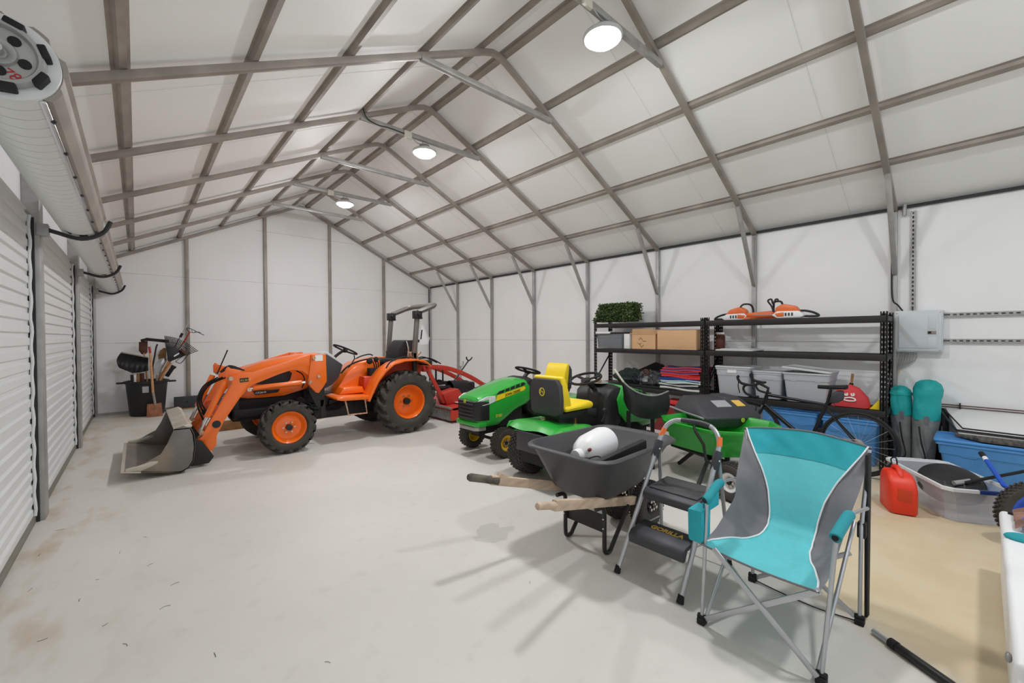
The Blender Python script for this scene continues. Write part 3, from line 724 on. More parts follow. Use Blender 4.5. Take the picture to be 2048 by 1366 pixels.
# knee plates standing above the arms (hose guard) and cross tube
for s in (1, -1):
    ya = loader_y+0.02 if s > 0 else mir(loader_y+0.05)
    MB().prism(xz([(452, 757), (451, 740), (456, 733), (463, 738), (480, 742), (488, 750), (470, 758)], loader_y), 'y', ya, ya+0.03).build('knee_plate', 'orange', t, bev=0.005)
p = on_y(442, 830, loader_y); MB().cyl((p.x, loader_y+0.02, p.z), (p.x, mir(loader_y+0.02), p.z), 0.055).build('cross_tube', 'orangedark', t)
mb = MB()
for q in (0.0, 0.05, 0.1):
    mb.tube(smooth_path([(1.32+q, loader_y+0.12, 1.02), (1.18+q*0.5, loader_y+0.16, 0.92), (1.12+q*0.4, loader_y+0.2, 0.72), (1.18+q, loader_y+0.25, 0.5)], 6), 0.010, n=6)
for q in (0.0, 0.04, 0.08):
    mb.tube(smooth_path([(1.35, loader_y+0.1+q, 1.08), (1.45, loader_y+0.1+q, 1.13+q*0.3), (1.6, loader_y+0.12+q, 1.09)], 5), 0.009, n=6)
mb.tube(smooth_path([on_y(592, 741, 6.2), on_y(604, 748, 6.18), on_y(609, 760, 6.18), on_y(604, 776, 6.2)], 5), 0.009, n=6)
mb.split('hydraulic_hose', 'blackmatte', t)
MB().tube([(1.42, mir(6.25), 1.0), (1.545, mir(6.25), 1.33)], 0.009, n=6).build('level_indicator_rod', 'blacksteel', t)
# bucket
def tl(pts): return [(x, z+max(0, 0.95-x)*0.22 if z < 0.2 else z) for x, z in pts]
by0, by1 = 5.9, 7.5
prof = [(0.47, 0.012), (0.82, 0.006), (0.93, 0.012), (1.0, 0.05), (1.045, 0.13), (1.06, 0.28), (1.05, 0.42), (1.02, 0.50), (0.875, 0.505)]
prof = tl(prof); bo = [(p[0]+0.0, p[1]) for p in prof]; inn = []
for i, p in enumerate(prof):
    a = V(prof[max(i-1, 0)]); c = V(prof[min(i+1, len(prof)-1)]); tt = (c-a).normalized(); inn.append((p[0]-tt.y*0.012, p[1]+tt.x*0.012))
bk = MB().prism(bo+list(reversed(inn)), 'y', by0, by1).build('bucket', 'bucket', t, ang=25)
side = [(0.48, 0.014), (0.60, 0.085), (0.68, 0.15), (0.76, 0.25), (0.82, 0.36), (0.86, 0.46), (0.875, 0.505), (0.96, 0.53), (1.03, 0.49), (1.055, 0.42), (1.06, 0.28), (1.045, 0.13), (1.0, 0.05), (0.93, 0.008)]
for yy in (by0, by1-0.014):
    MB().prism(tl(side), 'y', yy, yy+0.014).build('bucket_side', 'bucket', bk, bev=0.003)
    MB().prism(tl([(0.475, 0.016), (0.60, 0.03), (0.68, 0.075), (0.73, 0.11), (0.74, 0.135), (0.68, 0.13), (0.58, 0.08), (0.48, 0.045)]), 'y', yy-0.006, yy+0.02).build('side_cutter', 'bucketlip', bk, bev=0.003)
MB().prism(tl([(0.44, 0.004), (0.60, 0.004), (0.60, 0.022), (0.44, 0.018)]), 'y', by0-0.005, by1+0.005).build('cutting_edge', 'bucketlip', bk, bev=0.003)
MB().prism([(0.87, 0.50), (0.875, 0.515), (1.0, 0.545), (1.04, 0.52), (1.03, 0.50), (0.95, 0.50)], 'y', by0+0.014, by1-0.014).build('top_rail', 'bucketlip', bk, bev=0.005)
mb = MB()
for q in range(3): mb.sphere((1.005-0.0*q, 7.28-0.045*q, 0.30-0.055*q), 0.013, n=8, m_=6)
mb.split('bucket_bolt', 'chrome', bk)
for yy in (6.06, 6.22, mir(6.06), mir(6.22)):
    MB().prism([(1.04, 0.36), (1.14, 0.30), (1.25, 0.10), (1.2, 0.03), (1.0, 0.03)], 'y', yy-0.008, yy+0.008).build('hitch_bracket', 'blacksteel', bk, bev=0.003)

# ------------------------------------------------------------------ rotary cutter on the tractor's rear hitch
t = thing('rotary_cutter', 'red rotary cutter behind the tractor with a chain curtain and black shaft cover', 'rotary cutter', (5.3, 6.75, 0))
c0, c1, cw = 4.57, 6.15, 0.70
yc = 6.75
deck = MB().prism([(c0+0.02, 0.22), (c0+0.05, 0.27), (c0+0.45, 0.30), (c1-0.4, 0.30), (c1, 0.27), (c1, 0.22)], 'y', yc-cw, yc+cw).build('deck', 'cutred', t, bev=0.01)
for yy in (yc-cw, yc+cw-0.02):
    MB().prism([(c0+0.03, 0.05), (c0, 0.12), (c0+0.03, 0.27), (c0+0.45, 0.31), (c1-0.4, 0.31), (c1, 0.26), (c1, 0.05)], 'y', yy, yy+0.02).build('side_skirt', 'cutred', t, bev=0.004)
MB().bx((c0+0.02, yc-cw+0.02, 0.245), (c0+0.06, yc+cw-0.02, 0.275)).build('chain_bar', 'steel2', t)
mb = MB()
for i in range(46):
    y = yc-cw+0.04+i*(2*cw-0.08)/45
    for k in range(5):
        mb.box((c0+0.04+0.004*math.sin(i*2.1+k), y+0.002*math.sin(k*3+i), 0.226-k*0.04), (0.009 if k % 2 else 0.02, 0.02 if k % 2 else 0.009, 0.042))
mb.build('chain_curtain', 'steel2', t)
MB().prism([(4.70, 0.28), (4.62, 0.48), (4.95, 0.55), (5.15, 0.30)], 'y', 6.35, 6.62).build('stand_box', 'cutred', t, bev=0.01)
MB().prism([(4.85, 0.312), (5.6, 0.312), (5.6, 0.316), (4.85, 0.316)], 'y', 6.12, 6.55).build('white_panel', 'whitemat', t)
for yy in (6.40, 7.05):
    MB().bar((4.30, yy, 1.0), (4.68, yy, 0.32), 0.03, 0.075, up=(1, 0, 0.4)).build('a_frame_leg', 'cutred', t, bev=0.006)
    pts = smooth_path([(4.30, yy, 0.98), (4.75, yy, 0.93), (5.25, yy, 0.74), (5.8, yy, 0.42), (6.0, yy, 0.3)], 5)
    mb = MB()
    rings = []
    for i, p in enumerate(pts):
        tt = (pts[min(i+1, len(pts)-1)]-pts[max(i-1, 0)]).normalized(); nn = V((-tt.z, 0, tt.x))
        rings.append([p+V((0, -0.012, 0))-nn*0.04, p+V((0, 0.012, 0))-nn*0.04, p+V((0, 0.012, 0))+nn*0.04, p+V((0, -0.012, 0))+nn*0.04])
    br = mb.loft(rings).build('brace_bar', 'cutred', t, bev=0.003)
    mb = MB()
    for i in (3, 8, 13): mb.cyl((pts[i].x, yy-0.03, pts[i].z), (pts[i].x, yy+0.03, pts[i].z), 0.014, n=8)
    mb.split('bolt', 'bolt', br)
mb = MB(); mb.bx((4.24, 6.36, 0.9), (4.36, 6.46, 1.08)); mb.bx((4.24, 7.0, 0.9), (4.36, 7.1, 1.08)); mb.cyl((4.30, 6.3, 1.0), (4.30, 7.15, 1.0), 0.03)
mb.build('hitch_yoke', 'cutred', t, bev=0.01)
mb = MB(); mb.lathe((4.98, 6.70, 0.52), (1, 0, 0), [(0.0, 0.15), (0.32, 0.14), (0.42, 0.12), (0.42, 0.0), (0.40, 0.0), (0.4, 0.11), (0.02, 0.14), (0.0, 0.14)], n=28)
mb.build('shaft_cover', 'brownplastic', t); bpy.data.objects['shaft_cover'].data.materials[0] = M['black']
mb = MB(); mb.cyl((4.35, 6.72, 0.56), (5.2, 6.70, 0.52), 0.045); mb.cyl((4.9, 6.70, 0.53), (5.1, 6.7, 0.525), 0.06); mb.build('drive_shaft', 'blacksteel', t)
mb = MB(); mb.bx((5.15, 6.58, 0.31), (5.5, 6.86, 0.62)); mb.build('gearbox', 'blacksteel', t, bev=0.03)
mb = MB(); mb.tube(smooth_path([(4.34, 6.9, 1.0), (4.5, 6.95, 1.09), (4.72, 6.95, 1.09), (4.95, 6.95, 0.98)], 6), 0.012, n=6); mb.tube(smooth_path([(4.36, 7.05, 1.0), (4.6, 7.05, 1.12), (4.9, 7.0, 1.0)], 6), 0.012, n=6)
mb.build('spring_hose', 'blackmatte', t)
mb = MB(); mb.tube([(4.75, 6.8, 0.95), (4.75, 6.8, 0.62)], 0.018); mb.tube([(4.9, 6.8, 0.92), (4.9, 6.8, 0.62)], 0.016); mb.bx((4.72, 6.72, 0.6), (4.95, 6.9, 0.66)); mb.tube(smooth_path([(4.6, 6.75, 0.6), (4.8, 6.8, 0.68), (5.0, 6.85, 0.6)], 4), 0.02)
mb.build('top_link', 'blacksteel', t)
mb = MB(); mb.tube([(5.05, 6.72, 0.60), (5.43, 6.70, 1.03)], 0.015, n=8); f0 = V((5.43, 6.70, 1.03))
mb.tube(smooth_path([f0+V((-0.045, 0.0, 0.075)), f0+V((-0.045, 0, 0.035)), f0, f0+V((0.05, 0, 0.02)), f0+V((0.085, 0, 0.06))], 4), 0.014, n=8); mb.build('shaft_rest', 'blacksteel', t)
mb = MB(); mb.tube([(5.66, 7.3, 0.3), (5.66, 7.3, 0.88)], 0.014, n=8); mb.tube(smooth_path([(5.60, 7.3, 0.98), (5.605, 7.3, 0.9), (5.66, 7.3, 0.86), (5.715, 7.3, 0.9), (5.72, 7.3, 0.98)], 4), 0.012, n=8); mb.build('shaft_rest', 'steel2', t)
# ------------------------------------------------------------------ riding mowers
def deer_badge(o, xd, yd, size, parent, green=True):
    # oval trade badge: ring and a small leaping animal
    xd, yd = V(xd).normalized(), V(yd).normalized(); zd = xd.cross(yd); o = V(o)
    def P(a, b, c=0): return o + xd*a*size + yd*b*size + zd*c
    mb = MB(); mb.loft([[P(0.5*math.cos(k*PI/12), 0.55*math.sin(k*PI/12), q) for k in range(24)] for q in (0, 0.002)])
    bd = mb.build('badge', 'txtgreen' if green else 'greyplastic', parent)
    mb = MB(); mb.tube([P(0.42*math.cos(k*PI/12), 0.47*math.sin(k*PI/12), 0.003) for k in range(24)], size*(0.05 if green else 0.085), n=5, closed=True); mb.build('badge_ring', 'txtyellow', bd)
    mb = MB()
    for pts in ([(-0.26, -0.05), (-0.05, 0.08), (0.15, 0.02), (0.22, 0.18), (0.3, 0.14)], [(-0.05, 0.05), (-0.2, -0.25), (-0.12, -0.28)], [(0.15, 0.02), (0.28, -0.2)], [(0.22, 0.18), (0.1, 0.34)], [(0.22, 0.18), (0.26, 0.36)]):
        mb.tube([P(a, b, 0.004) for a, b in pts], size*(0.045 if green else 0.075), n=5)
    mb.build('badge_animal', 'txtyellow', bd)
    return bd
def sec(hw, zt, zb, sh=0.07):
    return [(-hw*0.93, zb), (-hw, zb+0.04), (-hw, zt-sh*1.5), (-hw*0.93, zt-sh*0.6), (-hw*0.7, zt-sh*0.2), (0, zt), (hw*0.7, zt-sh*0.2), (hw*0.93, zt-sh*0.6), (hw, zt-sh*1.5), (hw, zb+0.04), (hw*0.93, zb)]
def mower(name, label, x0, yc, s, seat_x, second=False, wd=0.40, sd_=1.13):
    # s=-1 nose points to -X.  f(d) measures distance back from the nose
    t = thing(name, label, 'riding mower', (x0 + (-s)*0.9, yc, 0), 'green riding mowers')
    def X(d): return x0 - s*d
    secs = [(0.0, 0.20, 0.73, 0.46), (0.03, 0.235, 0.765, 0.42), (0.14, 0.25, 0.80, 0.395), (0.30, 0.255, 0.845, 0.40), (0.42, 0.258, 0.875, 0.46), (0.58, 0.26, 0.915, 0.55), (0.76, 0.26, 0.945, 0.60), (0.84, 0.255, 0.935, 0.62)]
    hood = MB().loft([[(X(d), yc+a, b) for a, b in sec(hw, zt, zb)] for d, hw, zt, zb in secs]).build('hood', 'green', t, bev=0.006, ang=30)
    # grille
    mb = MB(); mb.loft([[(X(d), yc+a, b) for a, b in ((-hw, 0.47), (hw, 0.47), (hw, zt), (-hw, zt))] for d, hw, zt in ((-0.022, 0.17, 0.70), (0.02, 0.235, 0.715), (0.15, 0.2565, 0.70))])
    gr = mb.build('grille', 'black', hood, bev=0.008)
    for k in range(5): MB().bar((X(-0.028), yc-0.15, 0.50+k*0.042), (X(-0.028), yc+0.15, 0.50+k*0.042), 0.012, 0.012).build('grille_bar', 'greyplastic', gr, bev=0.003)
    deer_badge((X(-0.026), yc+(0.02), 0.695), (0, s, 0), (0, 0, 1), 0.05, gr)
    mb = MB(); mb.loft([[(X(d), yc+a*hw, b) for a, b in ((-1, 0.40), (1, 0.40), (1, 0.45), (-1, 0.45))] for d, hw in ((-0.03, 0.17), (-0.01, 0.24), (0.1, 0.262))]); mb.build('bumper', 'green', hood, bev=0.01)
    mb = MB(); mb.loft([[(X(d), yc+a*hw, b) for a, b in ((-1, 0.345), (1, 0.345), (1, 0.39), (-1, 0.39))] for d, hw in ((-0.02, 0.15), (0.02, 0.2), (0.12, 0.22))]); mb.build('front_guard', 'steel2', t, bev=0.006)
    for sd in (-1, 1):
        yy = yc+sd*0.252; e = sd*0.012
        MB().loft([[(X(d), yc+sd*yo+q, z) for d, z, yo in ((-0.01, 0.665, 0.18), (0.06, 0.66, 0.245), (0.16, 0.675, 0.252), (0.25, 0.70, 0.255), (0.24, 0.765, 0.252), (0.12, 0.765, 0.245), (0.02, 0.725, 0.215))] for q in (-0.012, 0.012)]).build('headlight', 'lens', hood, bev=0.006)
        MB().prism([(X(0.26), 0.775), (X(0.30), 0.815), (X(0.72), 0.90), (X(0.76), 0.875), (X(0.72), 0.855)], 'y', yy-0.006+e*0.3, yy+0.006+e*0.6).build('side_vent', 'black', hood, bev=0.003)
        for k in range(4): MB().bar((X(0.38+k*0.09), yy+e*1.0, 0.79+k*0.022), (X(0.40+k*0.09), yy+e*1.0, 0.845+k*0.018), 0.012, 0.012).build('vent_rib', 'green', hood)
        MB().prism([(X(0.255), 0.70), (X(0.27), 0.765), (X(0.74), 0.845), (X(0.755), 0.815), (X(0.72), 0.79)], 'y', yy-0.006+e*0.4, yy+0.006+e*0.5).build('yellow_stripe', 'yellow', hood)
        xd = (sd*1.0*1.0, 0, 0); a = V((X(0.40) if (sd*s) > 0 else X(0.70), yy+e*1.05, 0.758 if (sd*s) > 0 else 0.80))
        xdir = V((-s if True else 1, 0, 0)) if False else V((-1, 0, 0)) if sd > 0 else V((1, 0, 0))
        slope = 0.16 * (1 if xdir.x*(-s) > 0 else -1)
        st = X(0.40) if xdir.x*(-s) > 0 else X(0.72)
        text('JOHN DEERE', 0.046, (st, yy+e*1.06, 0.742 if xdir.x*(-s) > 0 else 0.793), (xdir.x, 0, slope), (0, 0, 1), 'txtblack', hood, bold=0.0006)
        st = X(0.24) if xdir.x*(-s) > 0 else X(0.36)
        text('E100', 0.05, (st, yc+sd*0.262, 0.495), (xdir.x, 0, 0.02), (0, 0, 1), 'txtyellow', hood, shear=0.2)
    # dash and steering
    MB().loft([[(X(d), yc+a*hw, z) for a, z in ((-1, zb), (1, zb), (1, zt-0.03), (0.6, zt), (-0.6, zt), (-1, zt-0.03))] for d, hw, zt, zb in ((0.80, 0.25, 0.94, 0.52), (0.90, 0.25, 0.95, 0.45), (1.0, 0.235, 0.90, 0.36), (1.06, 0.2, 0.80, 0.34))]).build('dash_console', 'black', t, bev=0.015)
    if second:
        for sd in (-1, 1):
            MB().prism([(X(0.60), 0.90), (X(0.82), 0.90), (X(0.90), 0.78), (X(0.86), 0.62), (X(0.72), 0.50), (X(0.30), 0.46), (X(0.36), 0.54), (X(0.62), 0.66), (X(0.70), 0.76)], 'y', yc+sd*0.262-0.01, yc+sd*0.262+0.01).build('side_shroud', 'green', t, bev=0.006)
        mb = MB(); mb.loft([[(X(0.90)+0.0+0.10*math.cos(k*PI/10), yc+0.13*math.sin(k*PI/10), 0.955+q) for k in range(20)] for q in (0, 0.012)]); mb.build('cup_tray', 'steel2', t)
        for k in range(6): MB().sphere((X(0.90)+0.05*math.cos(k*1.1), yc+0.07*math.sin(k*1.9), 0.975), (0.02, 0.018, 0.016), n=8, m_=6).build('tray_clutter', ('copper', 'cream', 'board')[k % 3], t)
        MB().bx((X(1.065)-0.004, yc-0.1, 0.60), (X(1.065)+0.004, yc+0.02, 0.68)).build('console_pocket', 'greyplastic', t, bev=0.004)
    wc = V((X(sd_), yc, 1.02)); wn = V((-s*-0.32*-1, 0, 0.95)).normalized()
    wn = V((s*-0.30, 0, 0.95)).normalized()
    MB().tube([(X(0.94), yc, 0.88), wc-wn*0.03], 0.03, n=10).build('steering_column', 'blacksteel', t)
    d_, a_, b_ = basis(wn)
    sw = MB().tube([wc+(a_*math.cos(2*PI*k/28)+b_*math.sin(2*PI*k/28))*0.175 for k in range(28)], 0.015, n=8, closed=True).build('steering_wheel', 'blackmatte', t)
    mb = MB(); mb.lathe(wc-wn*0.05, wn, [(0, 0.03), (0.03, 0.06), (0.045, 0.05), (0.045, 0.002), (0, 0.002)], n=18)
    for q in (0.3, 2.4, 4.4): mb.bar(wc-wn*0.02, wc+(a_*math.cos(q)+b_*math.sin(q))*0.17, 0.035, 0.014, up=wn)
    mb.build('steering_hub', 'blackmatte', sw, bev=0.003)
    # floor pan, rear fender deck
    mb = MB(); mb.bx((X(1.0), yc-0.36, 0.32), (X(1.42), yc+0.36, 0.35)); mb.build('foot_rest', 'blackmatte', t, bev=0.01)
    fw = 0.37
    def fd(u, v):
        d = 1.32+u*0.70; y = (v-0.5)*2*fw
        z = 0.56+0.06*math.sin(min(1, u*1.25)*PI*0.55) - 0.10*max(0, 0.25-u)*4*0.5 - (0.06*max(0, u-0.85)/0.15) + 0.012*math.sin(v*9+u*5)
        z -= 0.05*max(0, abs(v-0.5)*2-0.86)/0.14
        return (X(d), yc+y, z)
    fdk = MB().grid(fd, 14, 14, 0.014).build('fender_deck', 'green', t, ang=50)
    for sd in (-1, 1):
        MB().prism([(X(1.34), 0.50), (X(1.40), 0.58), (X(1.96), 0.60), (X(2.0), 0.54), (X(1.9), 0.555), (X(1.5), 0.54)], 'y', yc+sd*fw-0.01, yc+sd*fw+0.01).build('fender_skirt', 'green', fdk, bev=0.004)
    # seat
    sx = seat_x
    def sp(d, z): return (X(sx+d), z)
    cush = MB().prism([sp(-0.33, 0.73), sp(-0.34, 0.79), sp(-0.27, 0.815), sp(0.0, 0.785), sp(0.12, 0.79), sp(0.12, 0.73)], 'y', yc-0.22, yc+0.22).build('seat_cushion', 'yellow', t, bev=0.03, seg=3)
    MB().prism([sp(0.00, 0.78), sp(0.05, 0.95), sp(0.09, 1.06), sp(0.13, 1.10), sp(0.17, 1.085), sp(0.16, 0.98), sp(0.13, 0.76)], 'y', yc-0.20, yc+0.20).build('seat_back', 'yellow', t, bev=0.035, seg=3)
    sh = [(-0.205, 0.72), (-0.215, 0.85), (-0.205, 1.0), (-0.165, 1.065), (0.165, 1.065), (0.205, 1.0), (0.215, 0.85), (0.205, 0.72), (0.16, 0.69), (-0.16, 0.69)]
    sb = MB().loft([[(X(sx+0.165+q+0.05*(z-0.7)), yc+a, z) for a, z in sh] for q in (-0.03, 0.035)]).build('seat_shell', 'greyplastic', t, bev=0.015)
    deer_badge((X(sx+0.165+0.036+0.05*0.23), yc+0.03, 0.93), (0, s, 0), (0, 0, 1), 0.085, sb, green=False)
    mb = MB(); mb.prism([sp(-0.30, 0.725), sp(0.2, 0.72), sp(0.18, 0.66), sp(-0.1, 0.65)], 'y', yc-0.19, yc+0.19); mb.build('seat_pan', 'blackmatte', t, bev=0.02)
    mb = MB(); mb.bx((X(sx-0.15), yc-0.1, 0.56), (X(sx+0.1), yc+0.1, 0.68)); mb.build('seat_spring_base', 'blacksteel', t, bev=0.01)
    for sd in (-1, 1):
        MB().tube(smooth_path([(X(sx-0.3), yc+sd*0.34, 0.60), (X(sx-0.36), yc+sd*0.36, 0.68), (X(sx-0.33), yc+sd*0.37, 0.72)], 4), 0.01, n=6).build('lever', 'blackmatte', t)
        MB().sphere((X(sx-0.32), yc+sd*0.37, 0.73), (0.03, 0.018, 0.018), n=8, m_=6).build('lever_knob', 'black', t)
    # chassis, deck, wheels
    mb = MB(); mb.bx((X(0.06), yc-0.14, 0.28), (X(1.9), yc+0.14, 0.45)); mb.bx((X(0.15), yc-0.2, 0.36), (X(0.75), yc+0.2, 0.58)); mb.bx((X(1.5), yc-0.22, 0.2), (X(1.95), yc+0.22, 0.5))
    mb.build('chassis', 'blackmatte', t, bev=0.01)
    MB().bx((X(1.98), yc-0.19, 0.34), (X(2.03), yc+0.19, 0.54)).build('rear_plate', 'greyplastic', t, bev=0.01)
    MB().cyl((X(wd), yc-0.33, 0.19), (X(wd), yc+0.33, 0.19), 0.02).build('front_axle', 'blackmatte', t)
    MB().loft([[(X(1.02)+0.38*math.cos(k*PI/12)*1.1*q, yc+0.37*math.sin(k*PI/12)*q, z) for k in range(24)] for q, z in ((1.0, 0.1), (1.0, 0.22), (0.9, 0.26))]).build('cutting_deck', 'green' if not second else 'black', t, bev=0.005)
    for sd in (-1, 1):
        wheel(t, (X(wd), yc+sd*0.335, 0.185), 0.188, 0.15, 0.095, 'turf', sd, 0.04, 0.02, 'yellowrim', 0.012, 'black', 0.03, n=36)
        wheel(t, (X(1.70), yc+sd*0.335, 0.252), 0.256, 0.23, 0.13, 'turf', sd, 0.06, 0.025, 'yellowrim', 0.014, 'black', 0.04, n=40)
    return t
mower('riding_mower', 'green riding mower with its nose and headlights towards the tractor bucket side', 3.66, 4.28, -1, 1.56, False, 0.315, 1.05)
mower('riding_mower', 'green riding mower facing away, its black seat back with an oval badge showing', 5.52, 3.0, 1, 1.60, True)

# ------------------------------------------------------------------ poly dump cart
t = cart = thing('dump_cart', 'green poly dump cart between the step stool and the bicycle', 'cart', (5.1, 1.95, 0))
e1 = V((0.25, 0.968, 0)); e2 = V((0.968, -0.25, 0)); b0 = V((4.64, 1.70, 0))
def fp(inset, z):
    L0, L1, w = -0.20+inset, 0.76-inset, 0.92-inset
    c = 0.2
    pts = [(0.0+0.0, inset), (0.56, inset), (L1, inset+c), (L1, w-c), (L1-c, w), (0.0, w), (L0, w-c), (L0, inset+c)]
    return [b0+e1*a+e2*q+V((0, 0, z)) for a, q in pts]
rings = [fp(0.10, 0.33), fp(0.075, 0.40), fp(0.07, 0.40), fp(0.045, 0.49), fp(0.04, 0.49), fp(0.012, 0.565), fp(-0.02, 0.57), fp(-0.025, 0.60), fp(0.01, 0.60), fp(0.03, 0.55), fp(0.11, 0.35)]
MB().loft(rings).build('tub', 'green2', t, bev=0.008, ang=30)
for k, z in ((0, 0),):
    MB().tube([b0+e1*0.17-e2*0.035+V((0, 0, 0.62)), b0+e1*0.14-e2*0.05+V((0, 0, 0.57)), b0+e1*0.05-e2*0.045+V((0, 0, 0.46)), b0+e1*0.03-e2*0.04+V((0, 0, 0.32)), b0-e1*0.02+e2*0.02+V((0, 0, 0.27))], 0.014, n=8).build('dump_handle', 'blacksteel', t)
mb = MB()
c_ = b0+e1*0.28+e2*0.46
for q in (0.2, 0.7): mb.bar(b0+e1*-0.23+e2*q+V((0, 0, 0.26)), b0+e1*0.65+e2*q+V((0, 0, 0.30)), 0.04, 0.04)
mb.bar(b0+e1*-0.215+e2*0.02+V((0, 0, 0.18)), b0+e1*-0.215+e2*0.9+V((0, 0, 0.18)), 0.035, 0.035)
mb.bar(b0+e1*0.2+e2*0.25+V((0, 0, 0.30)), b0-e1*0.05-e2*0.25+V((0, 0, 0.13)), 0.03, 0.04); mb.bar(b0+e1*0.05+e2*0.3+V((0, 0, 0.3)), b0+e1*0.05+e2*0.3+V((0, 0, 0.18)), 0.04, 0.04)
mb.build('undercarriage', 'blacksteel', t, bev=0.004)
for a, q in ((-0.215, 0.0), (-0.215, 0.86)):
    c = b0+e1*a+e2*q+V((0, 0, 0.178))
    wheel(t, c, 0.18, 0.13, 0.085, 'knob', -1 if q < 0.4 else 1, 0.03, 0.02, 'white', 0.014, 'black', 0.03, n=32, axis=e2)
MB().bar(b0+e1*0.5+e2*0.46+V((0, 0, 0.27)), b0+e1*0.78+e2*0.46+V((0, 0, 0.012)), 0.035, 0.035).build('draw_bar', 'blacksteel', t)
# ------------------------------------------------------------------ grass catcher hopper lying on the cart
t = thing('grass_catcher', 'black plastic grass catcher hopper lying across the green cart', 'grass catcher', (5.5, 2.0, 0.604))
a_ = V((0.83, -0.56, 0)); b_ = V((0.56, 0.83, 0)); ml = V((5.14, 1.98, 0.0))
def cp(a, b, z): return ml+a_*a+b_*b+V((0, 0, z))
rings = [[cp(0.05, 0.05, 0.48), cp(0.60, 0.06, 0.48), cp(0.62, 0.56, 0.48), cp(0.03, 0.56, 0.48)],
         [cp(0.0, 0.0, 0.605), cp(0.70, 0.0, 0.605), cp(0.72, 0.64, 0.605), cp(-0.03, 0.64, 0.605)],
         [cp(0.06, 0.16, 0.70), cp(0.68, 0.16, 0.70), cp(0.70, 0.62, 0.70), cp(0.03, 0.62, 0.70)],
         [cp(0.09, 0.30, 0.765), cp(0.66, 0.30, 0.765), cp(0.68, 0.60, 0.78), cp(0.08, 0.60, 0.78)]]
gc = MB().loft(rings).build('hopper', 'greyplastic', t, bev=0.025, seg=3)
MB().loft([[cp(0.42, 0.27, 0.745), cp(0.64, 0.27, 0.745), cp(0.64, 0.60, 0.75), cp(0.42, 0.60, 0.75)], [cp(0.44, 0.31, 0.79), cp(0.62, 0.31, 0.79), cp(0.62, 0.58, 0.795), cp(0.44, 0.58, 0.795)]]).build('raised_panel', 'greyplastic', gc, bev=0.015)
def slope(a, b, dz=0.003):
    z = 0.635+(0.815-0.635)*(b/0.30) if b <= 0.30 else 0.815
    z = 0.605+(0.70-0.605)*(b/0.16) if b < 0.16 else 0.70+(0.765-0.70)*((b-0.16)/0.14)
    return cp(a, b, z+dz)
MB().loft([[slope(0.25, 0.155, q), slope(0.43, 0.155, q), slope(0.42, 0.27, q), slope(0.24, 0.27, q)] for q in (-0.002, 0.004)]).build('silver_sticker', 'sticker', gc)
MB().loft([[slope(0.50, 0.16, q), slope(0.60, 0.16, q), slope(0.59, 0.265, q), slope(0.49, 0.265, q)] for q in (-0.002, 0.004)]).build('warning_sticker', 'gold', gc)
deer_badge(cp(0.45, 0.004, 0.575)+V((0, 0, 0.0)), a_, V((0, 0, 1)), 0.045, gc)
for bb in (0.1,): MB().tube([cp(-0.04, 0.66, 0.63), cp(-0.05, 0.3, 0.62), cp(-0.03, -0.02, 0.612)], 0.012, n=8).build('edge_rod', 'alu', gc)
# ------------------------------------------------------------------ curved black hood standing behind the cart
t = thing('chute_hood', 'curved black plastic hood with a pale rim between the mower and the stacked blankets', 'plastic hood', (5.0, 2.55, 0))
rim = [(1232, 742, 2.62), (1241, 757, 2.58), (1250, 768, 2.55), (1262, 778, 2.52), (1276, 786, 2.50), (1292, 791, 2.48), (1308, 792, 2.48), (1322, 789, 2.49), (1336, 783, 2.52)]
bot = [(1247, 800, 2.62), (1254, 816, 2.58), (1262, 826, 2.55), (1270, 832, 2.52), (1282, 836, 2.50), (1296, 838, 2.48), (1310, 838, 2.48), (1322, 836, 2.49), (1334, 830, 2.52)]
R_ = [on_y(a, b, c-0.05) for a, b, c in rim]; B_ = [on_y(a, b, c-0.05) for a, b, c in bot]
def hs(u, v):
    i = min(int(u*8), 7); f = u*8-i
    a = R_[i].lerp(R_[i+1], f); b = B_[i].lerp(B_[i+1], f)
    p = b.lerp(a, v); p.y -= 0.03*math.sin(v*PI); return p
ho = MB().grid(hs, 32, 8, 0.012).build('shell', 'black', t)
MB().tube(smooth_path([p+V((0, -0.002, 0.004)) for p in R_], 4), 0.009, n=8).build('pale_rim', 'steel2', ho)
MB().bar(R_[0]+V((-0.03, 0.0, 0.02)), R_[0].lerp(R_[2], 0.9)+V((-0.02, -0.005, 0.01)), 0.03, 0.02).build('latch_strap', 'cream', ho, bev=0.004)
mb = MB(); lo = min(p.z for p in B_)
for p in (B_[2], B_[6]): mb.bar(p+V((0, 0.03, 0.02)), V((p.x, p.y+0.03, 0.0)), 0.04, 0.02)
mb.split('support_leg', 'blacksteel', t)
